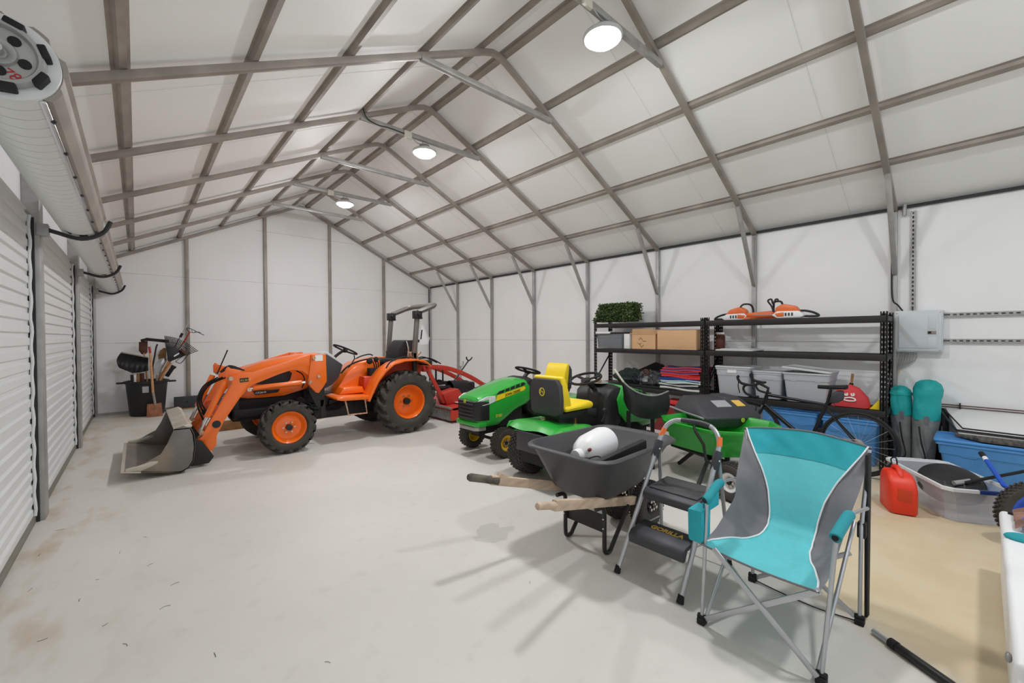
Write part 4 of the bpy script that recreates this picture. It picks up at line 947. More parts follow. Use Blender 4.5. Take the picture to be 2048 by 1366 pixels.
# ------------------------------------------------------------------ wheelbarrow
t = thing('wheelbarrow', 'charcoal poly wheelbarrow with two wooden handles, loaded with a white sprayer', 'wheelbarrow', (3.1, 1.89, 0))
YW = 1.89
def rr(x0, x1, hw0, hw1, z, c=0.12, zt=0.0, n=5):
    # rounded rectangle ring in plan, x0 handle end, x1 nose end; zt lifts the nose
    out = []
    for cx, cy, a0 in ((x1-c, hw1-c, 0), (x0+c, hw0-c, 90), (x0+c, -(hw0-c), 180), (x1-c, -(hw1-c), 270)):
        for k in range(n+1):
            a = math.radians(a0+90*k/n); x = cx+c*math.cos(a); out.append((x, YW+cy+c*math.sin(a), z+zt*(x-x0)/(x1-x0)))
    return out
rings = [rr(2.88, 3.40, 0.20, 0.18, 0.385, 0.09), rr(2.84, 3.46, 0.235, 0.21, 0.42, 0.10), rr(2.73, 3.66, 0.345, 0.325, 0.69, 0.12), rr(2.715, 3.68, 0.36, 0.34, 0.698, 0.13), rr(2.695, 3.70, 0.38, 0.36, 0.70, 0.14), rr(2.69, 3.705, 0.385, 0.365, 0.712, 0.14), rr(2.70, 3.695, 0.375, 0.355, 0.724, 0.14), rr(2.72, 3.675, 0.355, 0.335, 0.724, 0.125), rr(2.735, 3.655, 0.34, 0.32, 0.70, 0.12), rr(2.845, 3.455, 0.23, 0.205, 0.43, 0.10), rr(2.90, 3.38, 0.18, 0.16, 0.40, 0.08)]
MB().loft(rings).build('tub', 'tubgrey', t, ang=50)
for s, hy in ((-1, (1.575, 1.715, 1.79)), (1, (2.205, 2.065, 1.99))):
    a, b, c = V((2.17, hy[0], 0.60)), V((2.95, hy[1], 0.365)), V((3.62, hy[2], 0.19))
    d = (b-a).normalized(); g = a+d*0.17
    h = MB().bar(g, c, 0.036, 0.062).build('handle', 'woodgrey', t, bev=0.006)
    if s > 0:
        MB().tube([a+d*0.0, a+d*0.02, a+d*0.13, g+d*0.06], [0.018, 0.027, 0.026, 0.03], n=12).build('grip', 'oldwood', h)
    else:
        MB().tube([a, a+d*0.01, g+d*0.01], [0.015, 0.021, 0.023], n=12).build('grip', 'woodgrey', h)
    if s > 0:
        q = g+d*0.07; MB().prism([(q.x-0.01, q.z+0.03), (q.x+0.01, q.z+0.055), (q.x+0.1, q.z-0.0), (q.x+0.09, q.z-0.02)], 'y', q.y-0.02, q.y+0.02).build('wood_splinter', 'woodgrey', h, bev=0.004)
    ly = hy[1]-0.005
    lg = MB().tube(smooth_path([(2.86, ly, 0.345), (2.935, ly, 0.335), (2.955, ly, 0.28), (2.955, ly, 0.06), (2.975, ly, 0.016), (3.02, ly, 0.016), (3.06, ly, 0.06), (3.25, ly, 0.27)], 4), 0.015, n=8).build('leg', 'blacksteel', t)
    for z in (0.255, 0.19): MB().sphere((2.94, ly, z), 0.007, n=8, m_=6).build('bolt', 'chrome', lg)
MB().bx((2.962, 1.72, 0.15), (2.97, 2.06, 0.275)).build('leg_brace', 'blacksteel', t, bev=0.003)
for y in (1.74, 2.0):
    wheel(t, (3.56, y, 0.185), 0.187, 0.11, 0.09, 'knob', -1, 0.02, 0.02, 'blacksteel', 0.012, 'black', 0.025, n=32)
MB().cyl((3.56, 1.66, 0.185), (3.56, 2.08, 0.185), 0.012).build('axle', 'bolt', t)
MB().bx((3.05, 1.75, 0.365), (3.35, 2.03, 0.39)).build('tub_riser', 'woodgrey', t, bev=0.004)

t = thing('sprayer', 'white pump sprayer tank lying in the wheelbarrow tub', 'sprayer', (3.16, 1.94, 0.42))
c0 = on_y(1170, 896, 2.03); ax = V((0.82, 0.05, 0.08)).normalized()
c0 = V((3.03, 1.99, 0.625)); 
MB().lathe(c0, ax, [(-0.005, 0.012), (0.0, 0.05), (0.05, 0.095), (0.12, 0.118), (0.32, 0.124), (0.37, 0.112), (0.40, 0.065), (0.405, 0.004)], n=28).build('tank', 'white', t)
MB().lathe(c0+V((-0.06, -0.01, 0.0)), (1, 0.05, 0), [(0, 0.02), (0.0, 0.045), (0.055, 0.05), (0.06, 0.02)], n=20).build('neck', 'white', t, bev=0.006)
MB().sphere(c0+V((0.03, -0.075, 0.045)), (0.02, 0.012, 0.013), n=10, m_=6).build('relief_valve', 'darkred', t)
mb = MB(); mb.tube(smooth_path([(2.80, 1.86, 0.60), (2.87, 1.86, 0.605), (2.93, 1.87, 0.63), (3.0, 1.89, 0.62)], 5), 0.014, n=8); mb.bar((2.79, 1.87, 0.595), (2.89, 1.86, 0.6), 0.03, 0.02)
mb.build('spray_handle', 'black', t, bev=0.004)
mb = MB(); mb.cyl((2.97, 1.9, 0.6), (2.98, 1.86, 0.6), 0.035); mb.build('pump_cap', 'black', t, bev=0.006)
MB().tube(smooth_path([(2.98, 1.87, 0.63), (3.05, 1.83, 0.64), (3.08, 1.78, 0.60), (3.06, 1.74, 0.55)], 6), 0.005, n=6).build('hose', 'blackmatte', t)
t = thing('black_rail', 'long black rail lying across the wheelbarrow in front of the white tank', 'rail', (3.2, 1.8, 0.6))
MB().bar((2.87, 1.77, 0.60), (3.57, 1.775, 0.65), 0.05, 0.07).build('rail', 'black', t, bev=0.006)
t = thing('black_rail', 'thin black bar lying behind the white tank in the wheelbarrow', 'rail', (3.4, 2.05, 0.6))
MB().bar((3.38, 2.13, 0.60), (3.60, 2.06, 0.62), 0.03, 0.03).build('rail', 'blackmatte', t, bev=0.004)
t = thing('hand_tool', 'red and black hand tool at the bottom of the wheelbarrow', 'hand tool', (3.1, 1.75, 0.43))
mb = MB(); mb.bx((3.02, 1.70, 0.44), (3.3, 1.78, 0.52)); mb.build('body', 'darkred', t, bev=0.01)
mb = MB(); mb.bx((2.98, 1.68, 0.43), (3.24, 1.74, 0.5)); mb.build('guard', 'blackmatte', t, bev=0.01)
MB().cyl((3.28, 1.72, 0.54), (3.42, 1.8, 0.56), 0.018).build('handle', 'redcloth', t)

# ------------------------------------------------------------------ step stool
t = thing('step_stool', 'silver two-step folding stool with black treads and orange bands on its rail', 'step stool', (3.1, 1.33, 0))
def sr(y, z): return V((2.845+0.43*z, y, z))
yl0, yl1, yr0, yr1 = 1.535, 1.43, 1.12, 1.05
def sy(l, z): return (yl0+(yl1-yl0)*z/0.85) if l else (yr0+(yr1-yr0)*z/0.85)
pts = []
for z in (0.03, 0.3, 0.6, 0.80): pts.append(sr(sy(True, z), z))
top = [sr(1.425, 0.85), sr(1.405, 0.905), sr(1.36, 0.94), sr(1.30, 0.95), sr(1.19, 0.95), sr(1.12, 0.938), sr(1.075, 0.90), sr(1.052, 0.845)]
pts2 = [sr(sy(False, z), z) for z in (0.80, 0.6, 0.3, 0.03)]
fr = MB().tube(pts+smooth_path(top, 4)+pts2, 0.0145, n=12).build('front_rail', 'alu', t)
MB().tube(smooth_path([sr(1.31, 0.9505), sr(1.25, 0.952), sr(1.18, 0.9505), sr(1.125, 0.94)], 3), 0.0165, n=12).build('foam_grip', 'greyplastic', fr)
for l in (True, False):
    a, b = sr(sy(l, 0.835), 0.835), sr(sy(l, 0.885)-(0.012 if l else -0.01), 0.885)
    MB().tube([a, b], 0.0162, n=12).build('orange_band', 'orange2', fr)
    a, b = sr(sy(l, 0.70), 0.70), sr(sy(l, 0.81), 0.81)
    jb = MB().bar(a+V((0.012, 0, -0.006)), b+V((0.002, 0, 0)), 0.036, 0.05).build('joint_cover', 'greyplastic', t, bev=0.01)
    MB().sphere(sr(sy(l, 0.76)-0.02, 0.755)+V((0.0, 0, 0)), 0.007, n=8, m_=6).build('rivet', 'chrome', jb)
    y0 = 1.575 if l else 1.095
    MB().tube([sr(sy(l, 0.78), 0.78)+V((0.02, 0, 0)), V((3.48, y0, 0.02))], 0.012, n=10).build('rear_leg', 'alu', t)
    MB().cyl((3.475, y0, 0.0), (3.47, y0, 0.03), 0.017, 0.015).build('rubber_foot', 'blackmatte', t)
    f = sr(sy(l, 0.0), 0.0)
    MB().cyl(f, f+V((0.018, 0, 0.042)), 0.021, 0.017).build('rubber_foot', 'blackmatte', t)
MB().tube([(3.42, 1.555, 0.1), (3.42, 1.105, 0.1)], 0.006, n=8).build('rear_brace', 'alu', t)
MB().tube([(3.39, 1.545, 0.2), (2.95, 1.49, 0.26)], 0.005, n=6).build('link_rod', 'alu', t)
MB().tube([(3.39, 1.11, 0.2), (2.95, 1.13, 0.26)], 0.005, n=6).build('link_rod', 'alu', t)
stp = MB().prism([(2.875, 0.215), (2.87, 0.265), (2.90, 0.29), (3.06, 0.305), (3.075, 0.285), (2.93, 0.265), (2.905, 0.215)], 'y', 1.115, 1.47).build('lower_step', 'greyplastic', t, bev=0.006)
text('GORILLA', 0.052, (2.985, 1.385, 0.2995), (0, -1, 0), (1, 0, 0.09), 'gold', stp, bold=0.0015, depth=0.001)
us = MB().prism([(3.02, 0.455), (3.015, 0.50), (3.05, 0.52), (3.33, 0.53), (3.345, 0.505), (3.07, 0.495), (3.05, 0.455)], 'y', 1.10, 1.455).build('upper_step', 'greyplastic', t, bev=0.006)
MB().bx((3.06, 1.12, 0.5205), (3.31, 1.435, 0.5295)).build('tread_pad', 'tubgrey', us, bev=0.003)

# ------------------------------------------------------------------ camping chair
t = thing('camping_chair', 'teal and grey folding camping chair with white piping and foam arm grips', 'camping chair', (3.1, 0.7, 0))
FL, FR, BL, BR = V((2.775, 0.965, 0)), V((2.78, 0.452, 0)), V((3.385, 0.925, 0)), V((3.375, 0.412, 0))
TLp, TRp = V((3.60, 1.04, 0.875)), V((3.60, 0.408, 0.868))
r = 0.0095
for nm, a, b in (('front_leg', FL, V((2.785, 0.945, 0.64))), ('front_leg', FR, V((2.785, 0.405, 0.63)))):
    MB().tube([a+V((0, 0, 0.02)), b], r, n=10).build(nm, 'alu', t)
for a, b in ((FL+V((0.01, -0.015, 0.03)), V((3.40, 0.965, 0.52))), (FR+V((0.01, 0.015, 0.03)), V((3.40, 0.44, 0.52)))):
    MB().tube([a, b], r, n=10).build('side_leg', 'alu', t)
MB().bar(FL+V((-0.005, -0.02, 0.035)), V((2.77, 0.455, 0.405)), 0.012, 0.026, up=(0, 0, 1)).build('cross_bar', 'alu', t, bev=0.003)
MB().bar(FR+V((-0.02, 0.01, 0.03)), V((2.76, 0.90, 0.425)), 0.012, 0.026, up=(0, 0, 1)).build('cross_bar', 'alu', t, bev=0.003)
MB().bar(BL+V((0, -0.02, 0.03)), V((3.37, 0.45, 0.36)), 0.012, 0.024).build('cross_bar', 'alu', t, bev=0.003)
MB().bar(BR+V((0, 0.02, 0.03)), V((3.39, 0.9, 0.36)), 0.012, 0.024).build('cross_bar', 'alu', t, bev=0.003)
for b, tp in ((BL, TLp), (BR, TRp)):
    MB().tube([b+V((0, 0, 0.02)), V((3.40, b.y+0.0, 0.50)), tp], r, n=10).build('back_post', 'alu', t)
    hj = MB().bx((3.40, b.y-0.018, 0.44), (3.445, b.y+0.018, 0.52)).build('slide_joint', 'blackmatte', t, bev=0.005)
for f in (FL, FR, BL, BR):
    mb = MB(); mb.bx(f+V((-0.022, -0.02, 0)), f+V((0.022, 0.02, 0.03))); mb.cyl(f+V((0, -0.022, 0.035)), f+V((0, 0.022, 0.035)), 0.014)
    mb.build('foot_joint', 'blackmatte', t, bev=0.004)
for y0, y1 in ((0.945, 0.985), (0.403, 0.405)):
    ar = MB().tube(smooth_path([(2.765, y0, 0.655), (2.80, y0, 0.66), (3.02, y1, 0.668), (3.07, y1, 0.66)], 3), [0.023]*9+[0.019], n=14).build('arm_grip', 'tealfoam', t)
    MB().tube([(3.05, y1, 0.66), (3.16, y1+(0.015 if y1 > 0.6 else -0.005), 0.65), (3.42, y1+(0.045 if y1 > 0.6 else -0.015), 0.60)], 0.009, n=8).build('arm_tube', 'alu', ar)
    MB().cyl((2.758, y0, 0.655), (2.77, y0, 0.655), 0.012).build('arm_cap', 'blackmatte', ar)
# fabric: seat 0..0.42 of v, back 0.42..1
def lerp(a, b, f): return a+(b-a)*f
def fab(u, v):
    if v > 0.999 or v < 0.001: return fab0(u, v)
    h = min(0.05, v, 1-v)
    return (fab0(u, v-h)+fab0(u, v-h*0.5)+fab0(u, v)+fab0(u, v+h*0.5)+fab0(u, v+h))/5
def fab0(u, v):
    y0, y1 = 0.985, 0.455
    if v < 0.42:
        f = v/0.42
        L = V((2.765, 0.978, 0.425)).lerp(V((3.30, 0.985, 0.40)), f); R = V((2.765, 0.456, 0.40)).lerp(V((3.30, 0.452, 0.385)), f)
        p = L.lerp(R, u); sag = 0.055*math.sin(PI*u)*(0.25+0.75*math.sin(PI*min(1, f*0.8)))
        p.z -= sag
        # wings rise towards the arms at the rear of the seat
        e = abs(u-0.5)*2; p.z += 0.14*max(0, e-0.62)/0.38*max(0, f-0.35)/0.65
        return p
    f = (v-0.42)/0.58
    L = V((3.30, 0.985, 0.40)).lerp(TLp+V((0, 0.008, 0.012)), f); R = V((3.30, 0.452, 0.385)).lerp(TRp+V((0, -0.008, 0.012)), f)
    p = L.lerp(R, u); e = abs(u-0.5)*2
    p.x += 0.075*math.sin(PI*u)*(1-0.35*f); p.z -= 0.055*math.sin(PI*u)*max(0, 1-f*3); p.z += 0.14*max(0, e-0.62)/0.38*max(0, 1-f*1.6)
    p.x -= 0.10*max(0, e-0.55)/0.45*math.sin(PI*min(1, f*1.0+0.12))*0.6
    p.z += 0.03*f*f*math.sin(PI*u) - 0.0
    p.x += 0.006*math.sin(14*u+6*f)*f
    return p
PIPE = [(0.0, 0.015), (0.08, 0.05), (0.18, 0.13), (0.28, 0.22), (0.36, 0.27), (0.44, 0.29), (0.52, 0.285), (0.62, 0.255), (0.74, 0.19), (0.86, 0.105), (0.94, 0.05), (1.0, 0.02)]
def pu(v):
    for (a, x), (b, y) in zip(PIPE, PIPE[1:]):
        if v <= b: 
            k = (v-a)/(b-a); return x+(y-x)*k
    return PIPE[-1][1]
MB().grid(lambda u, v: fab(lerp(pu(v*0.845), 1-pu(v*0.845), u), v*0.845), 22, 44, 0.004).build('centre_panel', 'tealight', t, ang=80)
MB().grid(lambda u, v: fab(lerp(pu(0.84+v*0.16), 1-pu(0.84+v*0.16), u), 0.84+v*0.16)+V((-0.003+0.004*math.sin(u*23+v*5)*math.sin(v*PI), 0, 0)), 30, 8, 0.006).build('head_panel', 'teal', t, ang=80)
MB().grid(lambda u, v: fab(lerp(0.0, pu(v), u), v)+V((0.005*math.sin(v*26+u*4)*u*(1-u)*4, 0, 0.004*math.sin(v*31)*u*(1-u)*4)), 10, 50, 0.004).build('side_panel', 'greyfab', t, ang=80)
MB().grid(lambda u, v: fab(lerp(1-pu(v), 1.0, u), v)+V((0.005*math.sin(v*24+u*4)*u*(1-u)*4, 0, 0.004*math.sin(v*29)*u*(1-u)*4)), 10, 50, 0.004).build('side_panel', 'greyfab', t, ang=80)
for q in (0, 1):
    MB().tube([fab(pu(k/60) if q == 0 else 1-pu(k/60), k/60)+V((-0.004, 0, 0.003)) for k in range(61)], 0.0045, n=6).build('piping', 'whitepipe', t)
MB().tube([fab(k/20, 1.0)+V((0, 0, 0.002)) for k in range(21)], 0.006, n=6).build('top_hem', 'greyfab', t)
MB().tube([fab(k/20, 0.0)+V((0, 0, -0.002)) for k in range(21)], 0.005, n=6).build('front_hem', 'greyfab', t)
# cup pocket on the far arm
MB().loft([[(2.80+a*0.055*k, 0.99+b*0.035*k, z) for a, b in ((-1, -1), (1, -1), (1.1, 1), (-1.1, 1))] for z, k in ((0.425, 0.8), (0.44, 1.0), (0.60, 1.05))]).build('cup_pocket', 'teal', t, bev=0.012)
MB().bx((2.80, 0.95, 0.58), (2.95, 0.975, 0.65)).build('pocket_flap', 'teal', t, bev=0.004)
# dark carry strap hanging behind the near back post
MB().loft([[(3.50, 0.398, 0.86), (3.58, 0.395, 0.86), (3.58, 0.41, 0.86), (3.50, 0.413, 0.86)], [(3.46, 0.393, 0.4), (3.53, 0.391, 0.4), (3.53, 0.406, 0.4), (3.46, 0.408, 0.4)], [(3.43, 0.39, 0.015), (3.47, 0.385, 0.015), (3.47, 0.40, 0.015), (3.43, 0.402, 0.015)]]).build('carry_strap', 'blackmatte', t, bev=0.004)
mb = MB(); mb.tube(smooth_path([BL+V((0, 0, 0.012)), V((3.36, 0.75, 0.008)), V((3.35, 0.58, 0.008)), BR+V((0, 0, 0.012))], 5), 0.003, n=6); mb.build('base_cord', 'blackmatte', t)

# ------------------------------------------------------------------ telescopic pole on the floor
t = thing('extension_pole', 'black telescopic pole with a silver tip lying on the floor beside the teal chair', 'pole', (3.25, 0.25, 0))
MB().cyl((3.33, 0.352, 0.016), (3.27, 0.268, 0.018), 0.013).build('inner_tube', 'alu', t)
MB().cyl((3.275, 0.275, 0.021), (3.03, -0.09, 0.021), 0.0205).build('outer_tube', 'blacksteel', t, bev=0.004)
MB().cyl((3.28, 0.283, 0.022), (3.262, 0.256, 0.022), 0.0225).build('collar', 'blackmatte', t)
# ------------------------------------------------------------------ black boltless shelving along the right wall
SX0, SX1 = 6.72, 7.20
def shelf_unit(label, y0, y1, z_levels, top):
    t = thing('shelving_unit', label, 'shelving', ((SX0+SX1)/2, (y0+y1)/2, 0), 'black steel shelving along the right wall')
    for x, sx in ((SX0, 1), (SX1-0.045, -1)):
        for y, sy in ((y0, 1), (y1, -1)):
            # angle upright with keyhole slots cut as rows of small plates with gaps
            mb = MB(); fy = y if sy > 0 else y-0.005
            xf = x if sx > 0 else x+0.04
            n = int(top/0.055)
            for k in range(n):
                z = k*0.055
                # face seen from the room (perpendicular to X): two strips + bridges, slots stay open
                ya, yb = (y, y+0.062*1) if sy > 0 else (y-0.062, y)
                for q0, q1 in ((0, 0.013), (0.022, 0.040), (0.049, 0.062)):
                    mb.bx((xf, ya+q0, z), (xf+0.004, ya+q1, z+0.055))
                mb.bx((xf, ya+0.013, z), (xf+0.004, ya+0.022, z+0.034)); mb.bx((xf, ya+0.040, z), (xf+0.004, ya+0.049, z+0.034))
                for q0, q1 in ((0, 0.017), (0.027, 0.045)):
                    mb.bx((x+q0, fy, z), (x+q1, fy+0.005, z+0.055))
                mb.bx((x+0.017, fy, z), (x+0.027, fy+0.005, z+0.034))
            mb.build('upright', 'shelfblack', t)
    for z in z_levels:
        for x in (SX0-0.006, SX1-0.02):
            MB().bx((x, y0+0.01, z-0.072), (x+0.024, y1-0.01, z)).build('beam', 'shelfblack', t, bev=0.004)
        for y in (y0+0.004, y1-0.028): MB().bx((SX0, y, z-0.06), (SX1, y+0.024, z-0.005)).build('side_beam', 'shelfblack', t, bev=0.003)
        mb = MB()
        for k in range(int((y1-y0-0.06)/0.05)):
            y = y0+0.04+k*0.05; mb.bx((SX0+0.01, y, z-0.012), (SX1-0.01, y+0.0026, z-0.0095))
        for k in range(7):
            x = SX0+0.03+k*0.066; mb.bx((x, y0+0.02, z-0.0085), (x+0.004, y1-0.02, z-0.006))
        o = mb.build('wire_deck', 'shelfblack', t); 
    for y in (y0+0.012, y1-0.012):
        MB().bar((SX0+0.02, y, 0.70), (SX1-0.02, y, 1.16), 0.006, 0.03).build('end_brace', 'shelfblack', t)
    return t
shelf_unit('black steel shelving unit with two chainsaws on top, right of the pair', 0.685, 2.665, (0.655, 1.28, 1.715), 1.79)
shelf_unit('black steel shelving unit with cardboard boxes and a leafy hedge block on top', 2.672, 4.645, (0.655, 1.28, 1.715), 1.79)

# ------------------------------------------------------------------ helpers for boxes and totes
def tote(name, label, c, lx, ly, h, mat, lidmat=None, cat='storage tote', group=None, rot=0, lid_tilt=0, taper=0.82, sticker=False):
    t = thing(name, label, cat, c, group); x, y, z = c; R = Matrix.Rotation(rot, 3, 'Z')
    def ring(kx, ky, zz, rad=0.03, n=4):
        out = []
        hx, hy = lx/2*kx, ly/2*ky
        for cx, cy, a0 in ((hx-rad, hy-rad, 0), (-(hx-rad), hy-rad, 90), (-(hx-rad), -(hy-rad), 180), (hx-rad, -(hy-rad), 270)):
            for k in range(n+1):
                a = math.radians(a0+90*k/n); p = R @ V((cx+rad*math.cos(a), cy+rad*math.sin(a), 0)); out.append((x+p.x, y+p.y, z+zz))
        return out
    k2 = lambda f: taper+(0.95-taper)*f
    rings = [ring(taper, taper, 0.0), ring(k2(0.72), k2(0.72), h*0.72), ring(k2(0.72)+0.03, k2(0.72)+0.03, h*0.74), ring(0.96, 0.96, h*0.93), ring(1.0, 1.0, h*0.94), ring(1.0, 1.0, h), ring(0.96, 0.96, h), ring(taper*0.98, taper*0.98, 0.015)]
    b = MB().loft(rings).build('bin', mat, t, bev=0.004, ang=30)
    p0 = R @ V((-lx/2*0.955, 0, 0))
    # recessed grip on the side facing the room
    q = [(-ly*0.36, h*0.935), (-ly*0.30, h*0.70), (-ly*0.2, h*0.70), (-ly*0.17, h*0.80), (ly*0.17, h*0.80), (ly*0.2, h*0.70), (ly*0.30, h*0.70), (ly*0.36, h*0.935)]
    MB().loft([[V((x, y, z)) + R @ V((-lx/2*(0.93+0.0)-e+ (0.018*(1-(zz/h))), yy, 0)) + V((0, 0, zz)) for yy, zz in q] for e in (-0.004, 0.008)]).build('grip_panel', mat, b, bev=0.003)
    if sticker:
        MB().loft([[V((x, y, z)) + R @ V((-lx/2*0.945-e, yy, 0)) + V((0, 0, zz)) for yy, zz in ((-0.06, h*0.83), (0.06, h*0.83), (0.06, h*0.95), (-0.06, h*0.95))] for e in (0.004, 0.009)]).build('paper_label', 'txtwhite', b)
    if lidmat:
        L = MB().loft([ring(1.0, 1.0, h+0.001), ring(1.03, 1.03, h+0.003), ring(1.03, 1.03, h+0.022), ring(0.95, 0.95, h+0.03), ring(0.90, 0.90, h+0.022)])
        lo = L.build('lid', lidmat, t, bev=0.003)
        if lid_tilt:
            me = lo.data; off = V((lx*0.0, 0, h+0.004))
            Rm = Matrix.Rotation(lid_tilt, 3, R @ V((1, 0, 0)))
            for v in me.vertices: v.co = off + Rm @ (v.co-off) + V((0, 0, abs(math.sin(lid_tilt))*ly*0.5))
    return t
ZB, ZM, ZT = 0.658, 1.283, 1.718
tote('grey_tote', 'grey storage tote on the lower shelf beside the middle post, paper label under its rim', (6.97, 2.31, ZB), 0.44, 0.46, 0.385, 'greytote', 'greylid', group='grey totes on the lower shelf', sticker=True)
tote('grey_tote', 'grey tote set back between the two others, behind the bicycle handlebar', (7.0, 1.89, ZB), 0.40, 0.36, 0.34, 'greytote', 'greytote', group='grey totes on the lower shelf')
tote('grey_tote', 'largest grey tote on the lower shelf, its lid lying crooked', (6.98, 1.45, ZB), 0.46, 0.51, 0.37, 'greytote', 'greylid', group='grey totes on the lower shelf', lid_tilt=0.10)
t = thing('loose_lid', 'loose grey tote lid lying on the empty middle shelf', 'lid', (6.95, 2.28, ZM))
MB().loft([[(6.71, 2.04, z), (7.18, 2.04, z), (7.18, 2.52, z), (6.71, 2.52, z)] for z in (ZM+0.001, ZM+0.022)]).build('lid_plate', 'greylid', t, bev=0.008)
MB().loft([[(6.76, 2.09, z), (7.13, 2.09, z), (7.13, 2.47, z), (6.76, 2.47, z)] for z in (ZM+0.0225, ZM+0.032)]).build('raised_centre', 'greylid', t, bev=0.006)
t = thing('stoneware_crock', 'tall brown jar behind the middle post on the shelf with the cardboard boxes', 'jar', (7.0, 2.56, ZM))
MB().lathe((7.02, 2.57, ZM+0.001), (0, 0, 1), [(0, 0.05), (0.02, 0.062), (0.20, 0.062), (0.23, 0.05), (0.23, 0.002)], n=24).build('body', 'brownplastic', t); MB().lathe((7.02, 2.57, ZM+0.232), (0, 0, 1), [(0, 0.055), (0.03, 0.055), (0.03, 0.002)], n=24).build('lid', 'white', t)
def carton(label, x0, x1, y0, y1, z, h, mat='card', open_=False, printed=False, group='boxes on the middle shelf', name='cardboard_box', cat='box'):
    t = thing(name, label, cat, ((x0+x1)/2, (y0+y1)/2, z), group)
    if open_:
        w = 0.005; mb = MB()
        mb.loft([[(x0, y0, z), (x1, y0, z), (x1, y1, z), (x0, y1, z)], [(x0, y0, z+h), (x1, y0, z+h), (x1, y1, z+h), (x0, y1, z+h)], [(x0+w, y0+w, z+h), (x1-w, y0+w, z+h), (x1-w, y1-w, z+h), (x0+w, y1-w, z+h)], [(x0+w, y0+w, z+w), (x1-w, y0+w, z+w), (x1-w, y1-w, z+w), (x0+w, y1-w, z+w)]])
        mb.build('carton', mat, t)
        for a, b, up in (((x0, y0), (x0, y1), (-0.03, 0, 0.09)), ((x1, y0), (x1, y1), (0.04, 0, 0.08)), ((x0, y0), (x1, y0), (0, -0.05, 0.05)), ((x0, y1), (x1, y1), (0, 0.06, 0.03))):
            u = V(up); A, B = V((a[0], a[1], z+h)), V((b[0], b[1], z+h)); nrm = (B-A).cross(u).normalized()*0.003
            MB().loft([[A-nrm, B-nrm, B*0.93+A*0.07+u-nrm, A*0.93+B*0.07+u-nrm], [A+nrm, B+nrm, B*0.93+A*0.07+u+nrm, A*0.93+B*0.07+u+nrm]]).build('flap', mat, t)
    else:
        c = MB().bx((x0, y0, z), (x1, y1, z+h)).build('carton', mat, t, bev=0.003)
        MB().bx((x0-0.0006, y0+0.01, z+h*0.12), (x0+0.001, y1-0.01, z+h*0.125)).build('crease', 'board', t)
    if printed:
        mb = MB()
        for k in range(4): mb.tube([(x0-0.001, (y0+y1)/2+0.05*math.sin(k*2.2)+q*0.03, z+h*(0.2+0.17*k)+0.02*math.cos(q*3+k)) for q in range(3)], 0.004, n=5)
        mb.build('print_mark', 'txtblack', t)
    return t
t = tote('clear_tote', 'smoky clear tote of folded things with a black lid, under the hedge block', (6.94, 4.34, ZM), 0.42, 0.56, 0.25, 'smoke', 'black', taper=0.9)
mb = MB()
for k in range(10): mb.sphere((6.94+0.06*math.sin(k*2.4), 4.34+0.2*math.sin(k*1.7), ZM+0.07+0.03*(k % 4)), (0.12, 0.10, 0.055), n=10, m_=6)
mb.build('folded_contents', 'greyfab', t)
MB().bx((6.70, 4.30, ZM+0.255), (7.0, 4.60, ZM+0.29)).build('white_lid_end', 'white', t, bev=0.006)
carton('white carton between the clear tote and the open cardboard box', 6.73, 7.02, 3.925, 4.03, ZM+0.001, 0.25, 'whitemat', name='white_box')
carton('open cardboard box with raised flaps, handwriting on its front', 6.74, 7.1, 3.46, 3.88, ZM+0.001, 0.235, open_=True, printed=True)
carton('closed plain cardboard box beside the middle shelf post', 6.73, 7.12, 2.80, 3.42, ZM+0.001, 0.30)
# hedge block
t = thing('hedge_block', 'dense green boxwood hedge block on top of the left shelving unit', 'artificial hedge', (6.97, 4.32, ZT))
def hp(u, v, w): return V((6.80+0.34*u, 3.93+0.80*v, ZT+0.03+0.30*w))
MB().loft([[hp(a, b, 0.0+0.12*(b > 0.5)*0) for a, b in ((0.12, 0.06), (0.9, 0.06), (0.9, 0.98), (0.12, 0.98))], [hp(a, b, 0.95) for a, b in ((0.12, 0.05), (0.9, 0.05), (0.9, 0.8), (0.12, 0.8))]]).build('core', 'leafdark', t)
mb = MB(); rnd = random.Random(3)
for i in range(3000):
    f = rnd.choice((0, 0, 0, 1, 1, 2, 2, 3)); u, v, w = rnd.random(), rnd.random(), rnd.random()
    if f == 0: u = rnd.uniform(-0.04, 0.1)
    elif f == 1: w = rnd.uniform(0.9, 1.05)
    elif f == 2: v = rnd.choice((rnd.uniform(0, 0.06), rnd.uniform(0.94, 1.02)))
    else: u = rnd.uniform(0.88, 1.0)
    v = v*(1-0.17*w) if v > 0.1 else v
    c = hp(u, v, w) + V((rnd.uniform(-1, 1), rnd.uniform(-1, 1), rnd.uniform(-1, 1)))*0.008
    d = V((rnd.uniform(-1, 0.4), rnd.uniform(-1, 1), rnd.uniform(-0.3, 1))).normalized(); s_ = d.cross(V((rnd.uniform(-1, 1), rnd.uniform(-1, 1), 0.3))).normalized()
    l = rnd.uniform(0.026, 0.042); q = l*0.42
    mb.poly([c, c+d*l*0.5+s_*q, c+d*l, c+d*l*0.5-s_*q])
lf = mb.build('leaves', 'leaf', t, weld=False, flat=True); lf['kind'] = 'stuff'
